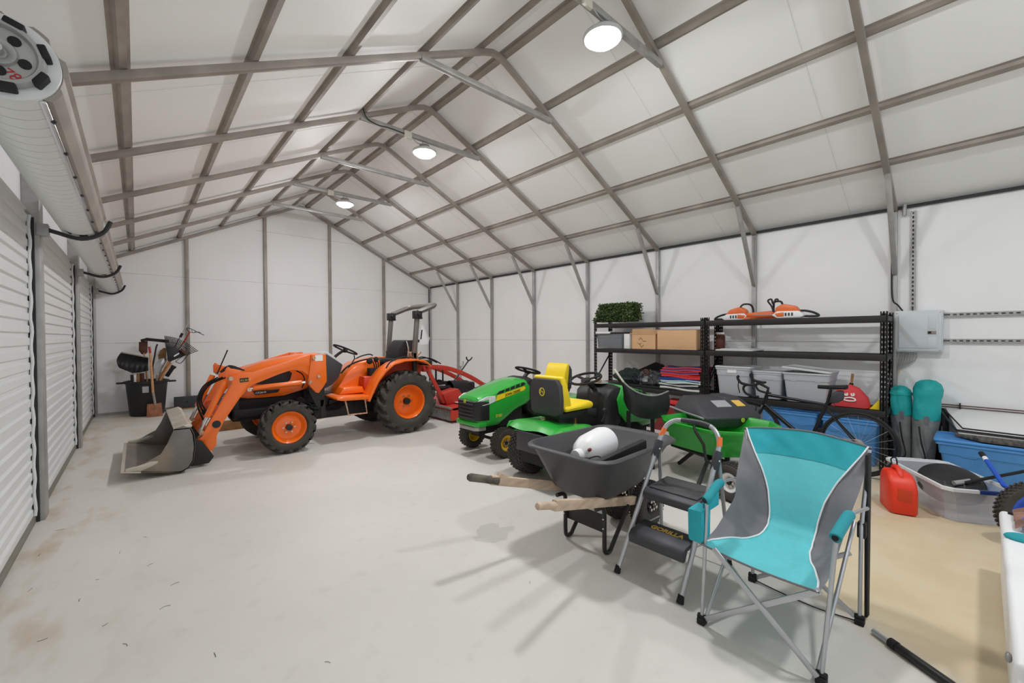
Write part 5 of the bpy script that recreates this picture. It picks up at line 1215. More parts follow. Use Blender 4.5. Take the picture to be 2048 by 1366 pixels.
# net bag and cloth on the lower shelf of the left unit
t = thing('netting_pile', 'bundle of dark green netting and black film on the lower left shelf', 'netting', (6.98, 3.95, ZB))
def blob(c, r, seed, n=22, m_=14, amp=0.22):
    rn = random.Random(seed); ph = [rn.uniform(0, 6) for _ in range(8)]; mb = MB(); rings = []
    for i in range(m_+1):
        a = -PI/2+PI*i/m_
        row = []
        for k in range(n):
            b = 2*PI*k/n
            s_ = 1+amp*(math.sin(3*b+ph[0]+2*a)*0.5+math.sin(5*b+ph[1]-3*a)*0.35+math.sin(7*a+ph[2]+b)*0.35)
            p = V((r[0]*math.cos(a)*math.cos(b), r[1]*math.cos(a)*math.sin(b), r[2]*math.sin(a)))*s_
            row.append(V((c[0]+p.x, c[1]+p.y, max(c[2]+p.z, ZB+0.002))))
        rings.append(row)
    return mb.loft(rings)
blob((6.98, 4.02, ZB+0.10), (0.19, 0.32, 0.16), 1).build('net_bundle', 'netgreen', t, ang=25)
blob((6.96, 3.68, ZB+0.10), (0.19, 0.24, 0.15), 5).build('crumpled_film', 'film', t, ang=25)
MB().prism([(4.02, ZB+0.22), (3.62, ZB+0.40), (3.48, ZB+0.36), (3.47, ZB+0.12), (3.7, ZB+0.12)][::-1], 'x', 7.02, 7.06).build('black_board', 'blackmatte', t, bev=0.004)
MB().tube(arc((6.80, 3.66, ZB+0.24), 0.045, 0, 350, 16, (0, 1, 0), (0, 0, 1)), 0.015, n=8).build('tape_roll', 'brownplastic', t)
mb = MB()
for k in range(9): mb.tube(smooth_path([(6.80+0.03*math.sin(k), 3.5+0.06*k, ZB+0.06+0.02*(k % 3)), (6.79, 3.6+0.06*k, ZB+0.2+0.03*math.sin(k*2)), (6.84, 3.75+0.05*k, ZB+0.12)], 5), 0.006, n=5)
mb.build('net_cord', 'navy', t)
MB().bx((6.74, 3.36, ZB+0.0), (7.14, 4.55, ZB+0.03)).build('black_tray', 'black', t, bev=0.006)
def folded(name, label, c, lx, ly, layers, group=None):
    t = thing(name, label, 'blanket', c, group); x, y, z = c; zz = z
    for i, (mat, h, trim) in enumerate(layers):
        def ring(k, z_): return [(x+lx/2*k*math.cos(a)*(1/max(abs(math.cos(a)), abs(math.sin(a)))), y+ly/2*k*math.sin(a)*(1/max(abs(math.cos(a)), abs(math.sin(a))))+0.02*math.sin(i*2.1), z_+0.012*math.sin(3*a+i*1.7)) for a in [2*PI*q/32 for q in range(32)]]
        MB().loft([ring(0.93, zz+0.004), ring(1.0, zz+h*0.3), ring(1.0, zz+h*0.7), ring(0.94, zz+h)]).build('fold', mat, t)
        if trim:
            for f in (0.12, 0.88): MB().tube(ring(1.0, zz+h*f), 0.009, n=6, closed=True).build('edge_trim', trim, t)
        zz += h*0.97
    return t
folded('folded_blanket', 'cream and pale blue folded blanket under the red edged one', (6.93, 3.06, ZB+0.001), 0.42, 0.62, [('cream', 0.065, 'navy'), ('cream', 0.05, 'navy'), ('paleblue', 0.045, 'cream'), ('royal', 0.03, 'royal')], 'blankets on the lower shelf')
folded('folded_blanket', 'red edged blue blanket folded on top of the stack by the middle post', (6.92, 3.04, ZB+0.20), 0.40, 0.60, [('redcloth', 0.05, 'redcloth'), ('bluecloth', 0.055, 'redcloth'), ('bluecloth', 0.05, 'redcloth')], 'blankets on the lower shelf')
# chainsaws on the top shelf
def chainsaw(label, o, flip, guard=True):
    t = thing('chainsaw', label, 'chainsaw', o, 'chainsaws on the top shelf'); x, y, z = o
    def P(a, b, c=0): return V((x+c, y-a*flip, z+b))
    def prism(pts, c0, c1): return MB().loft([[P(a, b, c) for a, b in pts] for c in (c0, c1)])
    prism([(-0.20, 0.03), (-0.16, 0.0), (0.10, 0.0), (0.16, 0.04), (0.10, 0.09), (-0.14, 0.085)], -0.09, 0.05).build('crankcase', 'white', t, bev=0.012)
    prism([(-0.15, 0.08), (-0.10, 0.15), (0.04, 0.185), (0.12, 0.14), (0.14, 0.05), (-0.12, 0.05)], -0.075, 0.05).build('top_cover', 'sawor', t, bev=0.02)
    mb = MB()
    for k in range(4): mb.bx(P(-0.08+0.035*k, 0.025, -0.094), P(-0.062+0.035*k, 0.065, -0.088))
    mb.split('vent', 'greyplastic', t)
    prism([(0.02, 0.02), (0.10, 0.02), (0.12, 0.06), (0.02, 0.075)], -0.10, -0.07).build('sprocket_cover', 'sawor', t, bev=0.006)
    MB().tube(smooth_path([P(0.04, 0.16, -0.06), P(0.07, 0.215, -0.03), P(0.15, 0.215, 0.0), P(0.175, 0.16, 0.05), P(0.18, 0.06, 0.06)], 5), 0.013, n=8).build('front_handle', 'black', t)
    MB().tube(smooth_path([P(-0.12, 0.09, 0), P(-0.2, 0.085, 0), P(-0.29, 0.055, 0), P(-0.33, 0.02, 0), P(-0.26, 0.016, 0), P(-0.16, 0.02, 0)], 5), 0.014, n=8).build('rear_handle', 'black', t)
    if guard:
        g = MB(); g.tube(smooth_path([P(0.15, 0.09, -0.05), P(0.17, 0.16, -0.05), P(0.21, 0.23, -0.06), P(0.17, 0.25, -0.06), P(0.155, 0.19, -0.04), P(0.13, 0.25, -0.02), P(0.10, 0.24, -0.02)], 5), 0.011, n=8); g.build('hand_guard', 'black', t)
    prism([(0.14, 0.03), (0.46, 0.035), (0.50, 0.06), (0.46, 0.085), (0.14, 0.085)], -0.02, 0.02).build('bar_scabbard', 'sawor', t, bev=0.008)
    prism([(0.12, 0.045), (0.4, 0.05), (0.4, 0.06), (0.12, 0.06)], -0.026, 0.026).build('guide_bar', 'steel2', t)
    return t
chainsaw('orange and white chainsaw with an upright hand guard, right one on the top shelf', (6.83, 1.66, ZT+0.002), -1)
chainsaw('low orange chainsaw nearest the middle post on the top shelf', (7.04, 2.33, ZT+0.002), 1, False)
for lb, xx, z0 in (('long orange blade sheath lying between the two chainsaws', 6.935, 0.0),):
    t = thing('blade_sheath', lb, 'blade sheath', (xx, 2.0, ZT+0.002))
    MB().loft([[(xx-0.02, 1.72, ZT+0.004), (xx+0.03, 1.72, ZT+0.004), (xx+0.03, 2.24, ZT+0.004), (xx-0.02, 2.24, ZT+0.004)], [(xx, 1.74, ZT+0.12), (xx+0.02, 1.74, ZT+0.12), (xx+0.02, 2.12, ZT+0.095), (xx, 2.12, ZT+0.095)]]).build('sheath', 'sawor', t, bev=0.006)
    MB().bx((xx-0.024, 1.74, ZT+0.045), (xx-0.008, 2.18, ZT+0.055)).build('seam_rib', 'orangedark', t)
# red padded bag with a stick, small yellow corner
t = thing('red_bag', 'red canvas bag with a white print on the lower shelf behind the bicycle saddle', 'bag', (6.93, 1.0, ZB))
out = [(1.18, 0.0), (1.20, 0.06), (1.16, 0.17), (1.08, 0.24), (1.02, 0.255), (0.94, 0.22), (0.86, 0.12), (0.84, 0.03), (0.845, 0.0)]
rb = MB().loft([[(xx, 1.02+(a-1.02)*k, ZB+0.002+b*k) for a, b in out] for xx, k in ((6.76, 0.85), (6.785, 0.98), (6.84, 1.02), (6.92, 0.95), (6.96, 0.8))]).build('bag_body', 'redbag', t, ang=60)
mb = MB()
for pts in ([(1.06, 0.16), (1.055, 0.14), (1.035, 0.142), (1.04, 0.165)], [(1.0, 0.165), (0.995, 0.14), (0.975, 0.145), (0.98, 0.17)], [(1.07, 0.085), (1.03, 0.075), (0.97, 0.08), (0.965, 0.1), (1.0, 0.115), (1.04, 0.11), (1.07, 0.1)]):
    mb.tube(smooth_path([(6.752, a, ZB+b) for a, b in pts], 4), 0.008, n=6)
mb.split('white_print', 'txtwhite', rb)
MB().cyl((6.86, 1.02, ZB+0.24), (6.86, 1.015, ZB+0.275), 0.02).build('ferrule', 'blackmatte', t); MB().cyl((6.86, 1.015, ZB+0.27), (6.86, 1.005, ZB+0.385), 0.012, 0.014).build('stick_handle', 'board', t)
t = thing('yellow_wedge', 'small yellow plastic wedge beside the right post on the lower shelf', 'wedge', (6.80, 0.8, ZB))
MB().prism([(0.84, ZB+0.002), (0.752, ZB+0.002), (0.752, ZB+0.12)], 'x', 6.76, 6.86).build('wedge', 'yellow', t, bev=0.004)
t = thing('red_case', 'small red case lying under the blankets on the floor-level gap', 'case', (6.9, 3.2, 0.0))
MB().bx((6.75, 3.0, 0.0), (7.1, 3.5, 0.42)).build('case', 'darkred', t, bev=0.02); MB().bx((6.74, 3.02, 0.43), (7.0, 3.3, 0.5)).build('case_top', 'redcloth', t, bev=0.02)
# blue totes on the floor under the right unit
tote('blue_tote', 'blue storage tote on the floor under the shelf, behind the bicycle rear wheel', (6.99, 1.02, 0.0), 0.46, 0.54, 0.50, 'bluetote', 'bluelid', group='blue totes under the shelf')
tote('blue_tote', 'blue storage tote on the floor under the shelf, behind the bicycle down tube', (6.99, 1.64, 0.0), 0.46, 0.62, 0.52, 'bluetote', 'bluelid', group='blue totes under the shelf')
# ------------------------------------------------------------------ breaker panel, struts, rods
t = thing('breaker_panel', 'grey electrical breaker panel on the right wall beside the shelving', 'electrical panel', (7.3, 0.48, 1.3))
MB().bx((7.275, 0.282, 1.297), (7.366, 0.686, 1.778)).build('enclosure', 'panelgrey', t, bev=0.006)
cv = MB().bx((7.262, 0.292, 1.31), (7.278, 0.676, 1.765)).build('cover', 'panelgrey', t, bev=0.005)
MB().bx((7.254, 0.32, 1.345), (7.264, 0.65, 1.735)).build('door', 'panelgrey', cv, bev=0.006)
for y, z in ((0.305, 1.325), (0.305, 1.75), (0.663, 1.325), (0.663, 1.75)): MB().sphere((7.261, y, z), 0.007, n=8, m_=6).build('screw', 'bolt', cv)
for z0, z1 in ((1.36, 1.47), (1.56, 1.72)): MB().bx((7.2505, 0.335, z0), (7.256, 0.40, z1)).build('embossed_panel', 'panelgrey', cv, bev=0.002)
MB().bx((7.249, 0.335, 1.503), (7.256, 0.405, 1.543)).build('latch', 'steel', cv, bev=0.002); MB().bx((7.245, 0.375, 1.512), (7.25, 0.40, 1.535)).build('latch_tab', 'blackmatte', cv)
mb = MB()
for k in range(7):
    y = 0.635-k*0.022; mb.tube(smooth_path([(7.33, y, 1.30), (7.33, y+0.01, 1.2), (7.33, 0.66+0.004*k, 1.05), (7.335, 0.665+0.003*k, 0.9), (7.335, 0.665+0.003*k, 0.6)], 5), 0.006, n=6)
mb.split('cable', 'steel2', t)
MB().bx((7.33, 0.645, 1.04), (7.36, 0.695, 1.06)).build('cable_tie', 'gold', t)
mb = MB(); mb.tube(smooth_path([(7.295, 0.71, 2.9), (7.295, 0.715, 2.4), (7.30, 0.71, 1.95), (7.31, 0.66, 1.85), (7.33, 0.62, 1.78)], 6), 0.008, n=6); mb.build('feed_cable', 'blacksteel', t)
def strut(label, a, b, axis, n, slots=True):
    t = thing('strut_channel', label, 'strut channel', a, 'slotted steel struts on the right wall'); a, b = V(a), V(b)
    d = (b-a).normalized(); l = V((0, 0, 1)).cross(V((1, 0, 0))) if axis == 'z' else V((0, 0, 1)); w = 0.041
    mb = MB(); L = (b-a).length
    def slab(s0, s1, q0, q1, x0, x1):
        p, r_ = a+d*s0+l*q0, a+d*s1+l*q1; mb.bx((x0, min(p.y, r_.y), min(p.z, r_.z)), (x1, max(p.y, r_.y), max(p.z, r_.z)))
    slab(0, L, -w/2, -w/2+0.003, 7.335, 7.372); slab(0, L, w/2-0.003, w/2, 7.335, 7.372)
    slab(0, L, -w/2, -0.008, 7.332, 7.336); slab(0, L, 0.008, w/2, 7.332, 7.336)
    k = 0; s_ = 0.02
    while s_ < L-0.05: slab(s_+0.028, s_+0.05, -0.008, 0.008, 7.332, 7.336); s_ += 0.05
    slab(0, L, -w/2, w/2, 7.369, 7.372)
    mb.build('channel', 'steel2', t); return t
strut('upright slotted steel strut above the breaker panel', (7.33, 0.535, 1.78), (7.33, 0.535, 2.94), 'z', 20)
strut('upper of the two horizontal steel struts right of the breaker panel', (7.33, 0.28, 1.72), (7.33, -1.6, 1.72), 'y', 30)
strut('lower of the two horizontal steel struts right of the breaker panel', (7.33, 0.28, 1.43), (7.33, -1.6, 1.43), 'y', 30)
t = thing('conduit_stub', 'short conduit fitting at the top of the upright strut under the roof edge', 'conduit', (7.33, 0.6, 2.9)); MB().cyl((7.335, 0.61, 2.9), (7.335, 0.61, 3.03), 0.02).build('pipe', 'steel2', t)
t = thing('fishing_rod', 'thin dark fishing rods held level along the wall behind the blue tote', 'fishing rod', (7.34, 0, 0.7))
for z, r_ in ((0.715, 0.006), (0.69, 0.005)): MB().tube([(7.345, 0.32, z), (7.345, -1.4, z-0.005)], [r_, r_*0.7], n=8).build('rod', 'brownplastic', t)
MB().bx((7.33, 0.145, 0.66), (7.372, 0.155, 0.74)).build('rod_clip', 'blackmatte', t); MB().bx((7.345, -1.6, 0.62), (7.372, 0.34, 0.665)).build('rod_rail', 'steel2', t, bev=0.004)
# ------------------------------------------------------------------ road bicycle in front of the shelves
BX = 6.28
t = thing('bicycle', 'black road bicycle parked in front of the right shelving unit', 'bicycle', (BX, 1.4, 0))
def B(y, z, x=0): return V((BX+x, y, z))
RW, FW = B(0.866, 0.342), B(1.915, 0.342)
def spoked(c, nm):
    w = MB().tube([c+V((0, math.cos(2*PI*k/56), math.sin(2*PI*k/56)))*0.326 for k in range(56)], 0.0155, n=10, closed=True).build('tyre', 'biketyre', t)
    MB().tube([c+V((0, math.cos(2*PI*k/56), math.sin(2*PI*k/56)))*0.304 for k in range(56)], 0.011, n=8, closed=True).build('rim', 'bike', w)
    mb = MB()
    for k in range(20):
        a = 2*PI*k/20; s_ = 0.025*(1 if k % 2 else -1)
        mb.tube([c+V((s_, 0.022*math.cos(a+0.8), 0.022*math.sin(a+0.8))), c+V((0, 0.30*math.cos(a), 0.30*math.sin(a)))], 0.0012, n=4)
    mb.build('spokes', 'alu', w)
    MB().cyl(c+V((-0.05, 0, 0)), c+V((0.05, 0, 0)), 0.018).build('hub', 'bike', w)
spoked(RW, 'rear'); spoked(FW, 'front')
BB, ST, SP2, HT, HB = B(1.30, 0.275), B(1.135, 0.735), B(1.10, 0.90), B(1.725, 0.80), B(1.765, 0.645)
fr = MB().tube([ST+V((0, 0, -0.01)), HT+V((0, 0, -0.02))], [0.016, 0.02], n=10).build('top_tube', 'bike', t)
MB().tube([BB, HB+V((0, 0, 0.02))], [0.024, 0.022], n=10).build('down_tube', 'bike', t)
MB().tube([BB, ST+V((0, 0, 0.01))], 0.017, n=10).build('seat_tube', 'bike', t)
MB().tube([HT+V((0, -0.005, 0.01)), HB], 0.022, n=12).build('head_tube', 'bike', t)
for s in (-1, 1):
    MB().tube([BB+V((0.02*s, 0, 0)), RW+V((0.05*s, 0, 0))], 0.010, n=8).build('chain_stay', 'bike', t)
    MB().tube([ST+V((0.012*s, 0, -0.06)), RW+V((0.05*s, 0, 0))], 0.009, n=8).build('seat_stay', 'bike', t)
    MB().tube([HB+V((0.012*s, 0.005, 0)), HB+V((0.04*s, 0.03, -0.06)), FW+V((0.045*s, 0, 0))], [0.014, 0.014, 0.009], n=8).build('fork_blade', 'bike', t)
MB().tube([ST, SP2], 0.014, n=10).build('seat_post', 'bike', t)
sd_ = MB().loft([[B(y, z, w*k) for w, z in ((-1, zc), (-0.7, zc+0.022), (0.7, zc+0.022), (1, zc), (0.6, zc-0.02), (-0.6, zc-0.02))] for y, k, zc in ((0.955, 0.055, 0.938), (0.98, 0.07, 0.935), (1.05, 0.05, 0.928), (1.12, 0.025, 0.922), (1.22, 0.016, 0.92))]).build('saddle', 'blackmatte', t, bev=0.006)
MB().loft([[B(y, z, w*0.035) for w, z in ((-1, z0), (1, z0), (1, z1), (-1, z1))] for y, z0, z1 in ((0.985, 0.80, 0.90), (1.04, 0.76, 0.895), (1.10, 0.75, 0.85))]).build('saddle_bag', 'greyplastic', t, bev=0.02)
MB().sphere(B(1.075, 0.735, -0.02), 0.022, n=10, m_=6).build('tail_lamp', 'darkred', t)
MB().tube([HT, HT+V((0, -0.01, 0.06)), B(1.80, 0.905)], 0.017, n=10).build('stem', 'bike', t)
hb = [B(1.80, 0.91, -0.20), B(1.80, 0.91, 0.20)]
pts = []
for s in (-1, 1):
    side = smooth_path([B(1.80, 0.91, s*0.02), B(1.80, 0.91, s*0.17), B(1.83, 0.905, s*0.21), B(1.89, 0.90, s*0.215), B(1.92, 0.86, s*0.215), B(1.89, 0.80, s*0.215), B(1.80, 0.775, s*0.215), B(1.75, 0.775, s*0.215)], 4)
    h = MB().tube(side, 0.0135, n=8).build('handlebar', 'blackmatte', t)
    MB().tube(smooth_path([B(1.87, 0.905, s*0.215), B(1.95, 0.925, s*0.215), B(1.985, 0.985, s*0.215), B(1.97, 1.005, s*0.215)], 4), [0.016]*13, n=8).build('brake_hood', 'blackmatte', h)
    MB().tube(smooth_path([B(1.97, 0.96, s*0.22), B(1.975, 0.88, s*0.225), B(1.955, 0.80, s*0.225)], 4), 0.006, n=6).build('brake_lever', 'bike', h)
mb = MB(); mb.lathe(BB+V((-0.055, 0, 0)), (1, 0, 0), [(0, 0.085), (0.004, 0.09), (0.008, 0.085), (0.008, 0.06), (0, 0.06)], n=32, loop=True); mb.build('chain_ring', 'bike', t)
MB().bar(BB+V((-0.075, 0, 0)), BB+V((-0.075, 0.09, -0.145)), 0.012, 0.025).build('crank_arm', 'bike', t, bev=0.004); MB().bar(BB+V((0.075, 0, 0)), BB+V((0.075, -0.09, 0.145)), 0.012, 0.025).build('crank_arm', 'bike', t, bev=0.004)
MB().box(BB+V((-0.12, 0.09, -0.145)), (0.09, 0.07, 0.02)).build('pedal', 'blackmatte', t, bev=0.004); MB().box(BB+V((0.12, -0.09, 0.145)), (0.09, 0.07, 0.02)).build('pedal', 'blackmatte', t, bev=0.004)
mb = MB(); mb.lathe(RW+V((-0.045, 0, 0)), (1, 0, 0), [(0, 0.03), (0.0, 0.035), (0.025, 0.055), (0.025, 0.02)], n=24); mb.bar(RW+V((-0.06, 0.01, 0)), RW+V((-0.06, 0.04, -0.1)), 0.015, 0.03); mb.build('rear_derailleur', 'steel', t)
MB().tube([BB+V((-0.05, 0.0, 0.088)), RW+V((-0.05, 0, 0.05))], 0.004, n=6).build('chain', 'steel', t); MB().tube([BB+V((-0.05, 0.0, -0.088)), RW+V((-0.055, 0.04, -0.1))], 0.004, n=6).build('chain', 'steel', t)
MB().tube([BB+V((-0.03, 0, -0.02)), B(1.2, 0.0, -0.16)], 0.009, n=8).build('kick_stand', 'steel', t)

# ------------------------------------------------------------------ bagged camping chairs standing by the panel
def chair_bag(label, x, y, lean_y, lean_x, top, split, rad, tilt_hood):
    t = thing('chair_bag', label, 'carry bag', (x, y, 0), 'bagged folding chairs by the wall')
    def ring(z, k, ph=0):
        f = z/top; c = V((x+lean_x*f, y+lean_y*f, z))
        return [c+V((math.cos(a)*rad*k*(1+0.05*math.sin(3*a+z*9+ph)), math.sin(a)*rad*k*(1.06+0.05*math.sin(4*a+z*13+ph)), 0.006*math.sin(5*a+z*20))) for a in [2*PI*q/26 for q in range(26)]]
    zs = [0.004, 0.03, 0.1, 0.2, 0.32, 0.44, split-0.01]
    MB().loft([ring(z, (0.55, 0.74, 0.8, 0.84, 0.9, 0.95, 1.0)[i]) for i, z in enumerate(zs)]).build('grey_body', 'greybag', t, ang=70)
    hood = [(split-0.015, 1.02), (split+0.06, 1.06), (split+0.14, 1.06), (split+0.2, 0.98), (split+0.24, 1.05), (top-0.09, 1.06), (top-0.03, 0.9), (top, 0.55), (top+0.01, 0.05)]
    MB().loft([ring(z, k, 2) for z, k in hood]).build('teal_hood', 'tealbag', t, ang=70)
    f = split/top
    MB().bar((x+lean_x*f-rad*1.07, y+lean_y*f-0.01, split-0.06), (x+lean_x*f-rad*1.07, y+lean_y*f-0.01, split+0.03), 0.04, 0.008, up=(1, 0, 0)).build('webbing_tab', 'greyfab', t)
    mb = MB(); mb.tube(smooth_path([(x-rad*0.95, y+0.02, split-0.08), (x-rad*1.08, y+0.0, split-0.25), (x-rad*0.98, y-0.03, 0.16), (x-rad*0.88, y+0.02, 0.12)], 5), 0.007, n=6); mb.build('carry_strap', 'blacksteel', t)
    MB().bx((x-rad*0.95, y-0.04, 0.10), (x-rad*0.75, y+0.02, 0.13)).build('buckle', 'blackmatte', t, bev=0.004)
    return t
chair_bag('teal topped grey chair bag standing farther left, against the shelf post', 7.06, 0.585, 0.03, 0.10, 0.90, 0.60, 0.085, 0)
chair_bag('taller teal topped chair bag on the right of the pair, leaning on the wall', 7.02, 0.425, -0.04, 0.12, 0.985, 0.58, 0.105, 1)
t = thing('black_bag', 'slim black bag standing against the wall behind the teal chair bags', 'bag', (7.2, 0.29, 0))
MB().loft([[V((7.2+0.06*f+0.06*k*math.cos(a), 0.285-0.0*f+0.06*k*math.sin(a), z)) for a in [2*PI*q/18 for q in range(18)]] for z, k, f in ((0.002, 0.7, 0), (0.05, 0.95, 0.1), (0.35, 1.0, 0.5), (0.62, 0.9, 0.9), (0.68, 0.3, 1))]).build('bag_body', 'blackmatte', t, ang=70)
MB().tube(smooth_path([(7.14, 0.28, 0.5), (7.10, 0.28, 0.35), (7.13, 0.28, 0.2)], 5), 0.008, n=6).build('strap', 'greyfab', t)

# ------------------------------------------------------------------ fuel can
t = thing('fuel_can', 'red plastic fuel can on the tan floor in front of the clear tote', 'fuel can', (5.43, 0.46, 0))
A0, B0, C0 = V((5.53, 0.605, 0)), V((5.285, 0.50, 0)), V((5.34, 0.325, 0)); D0 = A0+C0-B0
def q4(z, k0, front=0.0):
    c = (A0+C0)/2; out = []
    n1 = (B0-A0); n2 = (C0-B0)
    for s0, s1 in ((0.0, 0.12), (0.0, 0.88), (0.1, 1.0), (0.9, 1.0), (1.0, 0.88), (1.0, 0.12), (0.9, 0.0), (0.1, 0.0)):
        p = A0+n1*(front+(1-front)*s1 if False else (s1*(1-front)))+n2*s0; out.append(c+(p-c)*k0+V((0, 0, z)))
    return out
fc = MB().loft([q4(0.004, 0.92), q4(0.02, 1.0), q4(0.22, 1.0), q4(0.285, 0.97, 0.12), q4(0.325, 0.86, 0.28), q4(0.335, 0.7, 0.36)]).build('body', 'redcan', t, bev=0.012, seg=3)
n1 = (B0-A0).normalized(); n2 = (C0-B0).normalized(); mid = (A0+B0)/2
# moulded grip recess on the side facing the room and the top handle
ctr = B0 + n2*0.09 + V((0, 0, 0.165))
MB().loft([[ctr+n2*a*1.0+V((0, 0, b))+n1*e for a, b in ((-0.045, -0.04), (0.045, -0.055), (0.05, 0.05), (-0.04, 0.06))] for e in (0.001, 0.004)]).build('grip_recess', 'orangedark', fc, bev=0.002)
c1 = A0+n2*0.09
MB().tube(smooth_path([c1+n1*0.03+V((0, 0, 0.30)), c1+n1*0.05+V((0, 0, 0.352)), c1+n1*0.13+V((0, 0, 0.358)), c1+n1*0.185+V((0, 0, 0.32)), c1+n1*0.205+V((0, 0, 0.27))], 5), 0.02, n=10).build('top_handle', 'redcan', fc)
mb = MB(); mb.cyl(c1+n1*0.015+V((0, 0, 0.31)), c1+n1*0.01+V((0, 0, 0.35)), 0.028); mb.build('cap', 'blackmatte', fc)
MB().tube(smooth_path([c1+n1*0.01+V((0, 0, 0.345)), c1+n1*-0.02+V((0, 0, 0.40)), c1+n1*0.02+n2*0.02+V((0, 0, 0.42)), c1+n1*0.05+n2*0.02+V((0, 0, 0.36))], 5), 0.006, n=6).build('spout_loop', 'blackmatte', fc)
# ------------------------------------------------------------------ long clear tote with its contents
t = ctote = thing('clear_bin', 'open clear plastic bin with pale rim and navy clip behind the red fuel can', 'storage bin', (5.9, 0.2, 0))
F_, TL_ = V((5.37, 0.177, 0)), V((6.14, 0.63, 0)); ea = (TL_-F_).normalized(); eb = V((ea.y, -ea.x, 0)); Lb, Wb, Hb = 0.89, 0.46, 0.285
def cb(a, b, z): return F_+ea*a+eb*b+V((0, 0, z))
def cr_(k, z): return [cb(a, b, z) for a, b in ((k, k+0.05), (k+0.05, k), (Lb-k-0.05, k), (Lb-k, k+0.05), (Lb-k, Wb-k-0.05), (Lb-k-0.05, Wb-k), (k+0.05, Wb-k), (k, Wb-k-0.05))]
MB().loft([cr_(0.05, 0.003), cr_(0.012, Hb-0.02), cr_(0.016, Hb-0.02), cr_(0.055, 0.008)]).build('bin_body', 'clear', t)
MB().loft([cr_(0.012, Hb-0.025), cr_(-0.012, Hb-0.025), cr_(-0.014, Hb), cr_(0.008, Hb), cr_(0.01, Hb-0.02)], loop=True).build('rim', 'clearrim', t)
MB().loft([[cb(-0.018, b, z) for b, z in ((0.20, Hb-0.027), (0.33, Hb-0.027), (0.33, Hb+0.004), (0.20, Hb+0.004))], [cb(0.004, b, z) for b, z in ((0.20, Hb-0.027), (0.33, Hb-0.027), (0.33, Hb+0.004), (0.20, Hb+0.004))]]).build('clip', 'navyclip', t, bev=0.003)
MB().loft([[cb(Lb+0.016, b, z) for b, z in ((0.12, Hb-0.03), (0.3, Hb-0.03), (0.3, Hb+0.004), (0.12, Hb+0.004))], [cb(Lb-0.004, b, z) for b, z in ((0.12, Hb-0.03), (0.3, Hb-0.03), (0.3, Hb+0.004), (0.12, Hb+0.004))]]).build('clip', 'greylid', t, bev=0.003)
t = thing('round_hood', 'round ribbed black plastic cover lying tilted in the clear bin', 'plastic cover', (5.75, 0.19, 0.05))
cc = V((5.80, 0.165, 0.235)); nn = V((-0.5, -0.12, 0.85)).normalized()
hd = MB().lathe(cc, nn, [(-0.05, 0.20), (-0.05, 0.215), (0.0, 0.212), (0.01, 0.19), (0.045, 0.15), (0.055, 0.08), (0.057, 0.002), (0.045, 0.002), (0.03, 0.14), (-0.01, 0.19)], n=40).build('dome', 'black', t, bev=0.003)
d_, a_, b_ = basis(nn); mb = MB()
for k in (-1, 0, 1): mb.bar(cc+a_*0.05*k-b_*0.19+nn*0.005, cc+a_*0.06*k-b_*0.06+nn*0.055, 0.012, 0.02, up=nn)
mb.bar(cc-a_*0.17+nn*0.02, cc+a_*0.17+nn*0.02, 0.02, 0.03, up=nn)
mb.build('ribs', 'black', hd)
MB().tube([cc+V((-0.08, -0.08, 0.03)), V((6.08, -0.32, 0.40))], 0.013, n=8).build('shaft', 'blackmatte', t); MB().tube([cc+V((-0.12, -0.02, 0.02)), cc+V((-0.03, -0.11, 0.04))], 0.02, n=8).build('shaft_clamp', 'steel2', t)
# ------------------------------------------------------------------ child's bike wheel at the frame edge
t = thing('kids_bike', "child's bike with blue rim, coral hub and blue handlebar at the right edge", 'bicycle', (5.62, -0.3, 0))
wc_ = V((5.27, -0.28, 0.238)); wax = V((0.86, 0.5, 0)).normalized()
wheel(t, wc_, 0.238, 0.085, 0.165, 'knob', -1, 0.012, 0.03, 'bluehandle', 0.014, 'redhub', 0.03, n=44, axis=wax)
wd_, wa_, wb_ = basis(wax)
MB().lathe(wc_-wax*0.03, -wax, [(0, 0.10), (0.015, 0.095), (0.02, 0.05), (0.02, 0.002), (0, 0.002)], n=28).build('hub_cover', 'redhub', t)
bar_ = MB().tube([V((5.70, -0.13, 0.30)), V((5.93, -0.035, 0.44))], 0.016, n=10).build('handlebar', 'bluehandle', t)
MB().tube([V((5.925, -0.037, 0.437)), V((5.955, -0.025, 0.455))], 0.0165, n=10).build('white_band', 'white', bar_); MB().tube([V((5.955, -0.025, 0.455)), V((6.0, -0.006, 0.48))], 0.019, n=10).build('grip', 'blackmatte', bar_)
MB().tube([V((5.70, -0.13, 0.30)), V((5.46, -0.26, 0.30)), V((5.34, -0.30, 0.26))], 0.016, n=10).build('fork', 'bluehandle', t)
for s in (1,): wheel(t, wc_+V((0.30, -0.62, 0)), 0.238, 0.085, 0.165, 'knob', -1, 0.012, 0.03, 'bluehandle', 0.014, 'redhub', 0.03, n=36, axis=wax)
MB().tube([V((5.46, -0.26, 0.30)), V((5.58, -0.6, 0.40)), V((5.57, -0.90, 0.24))], 0.018, n=10).build('frame', 'bluehandle', t)
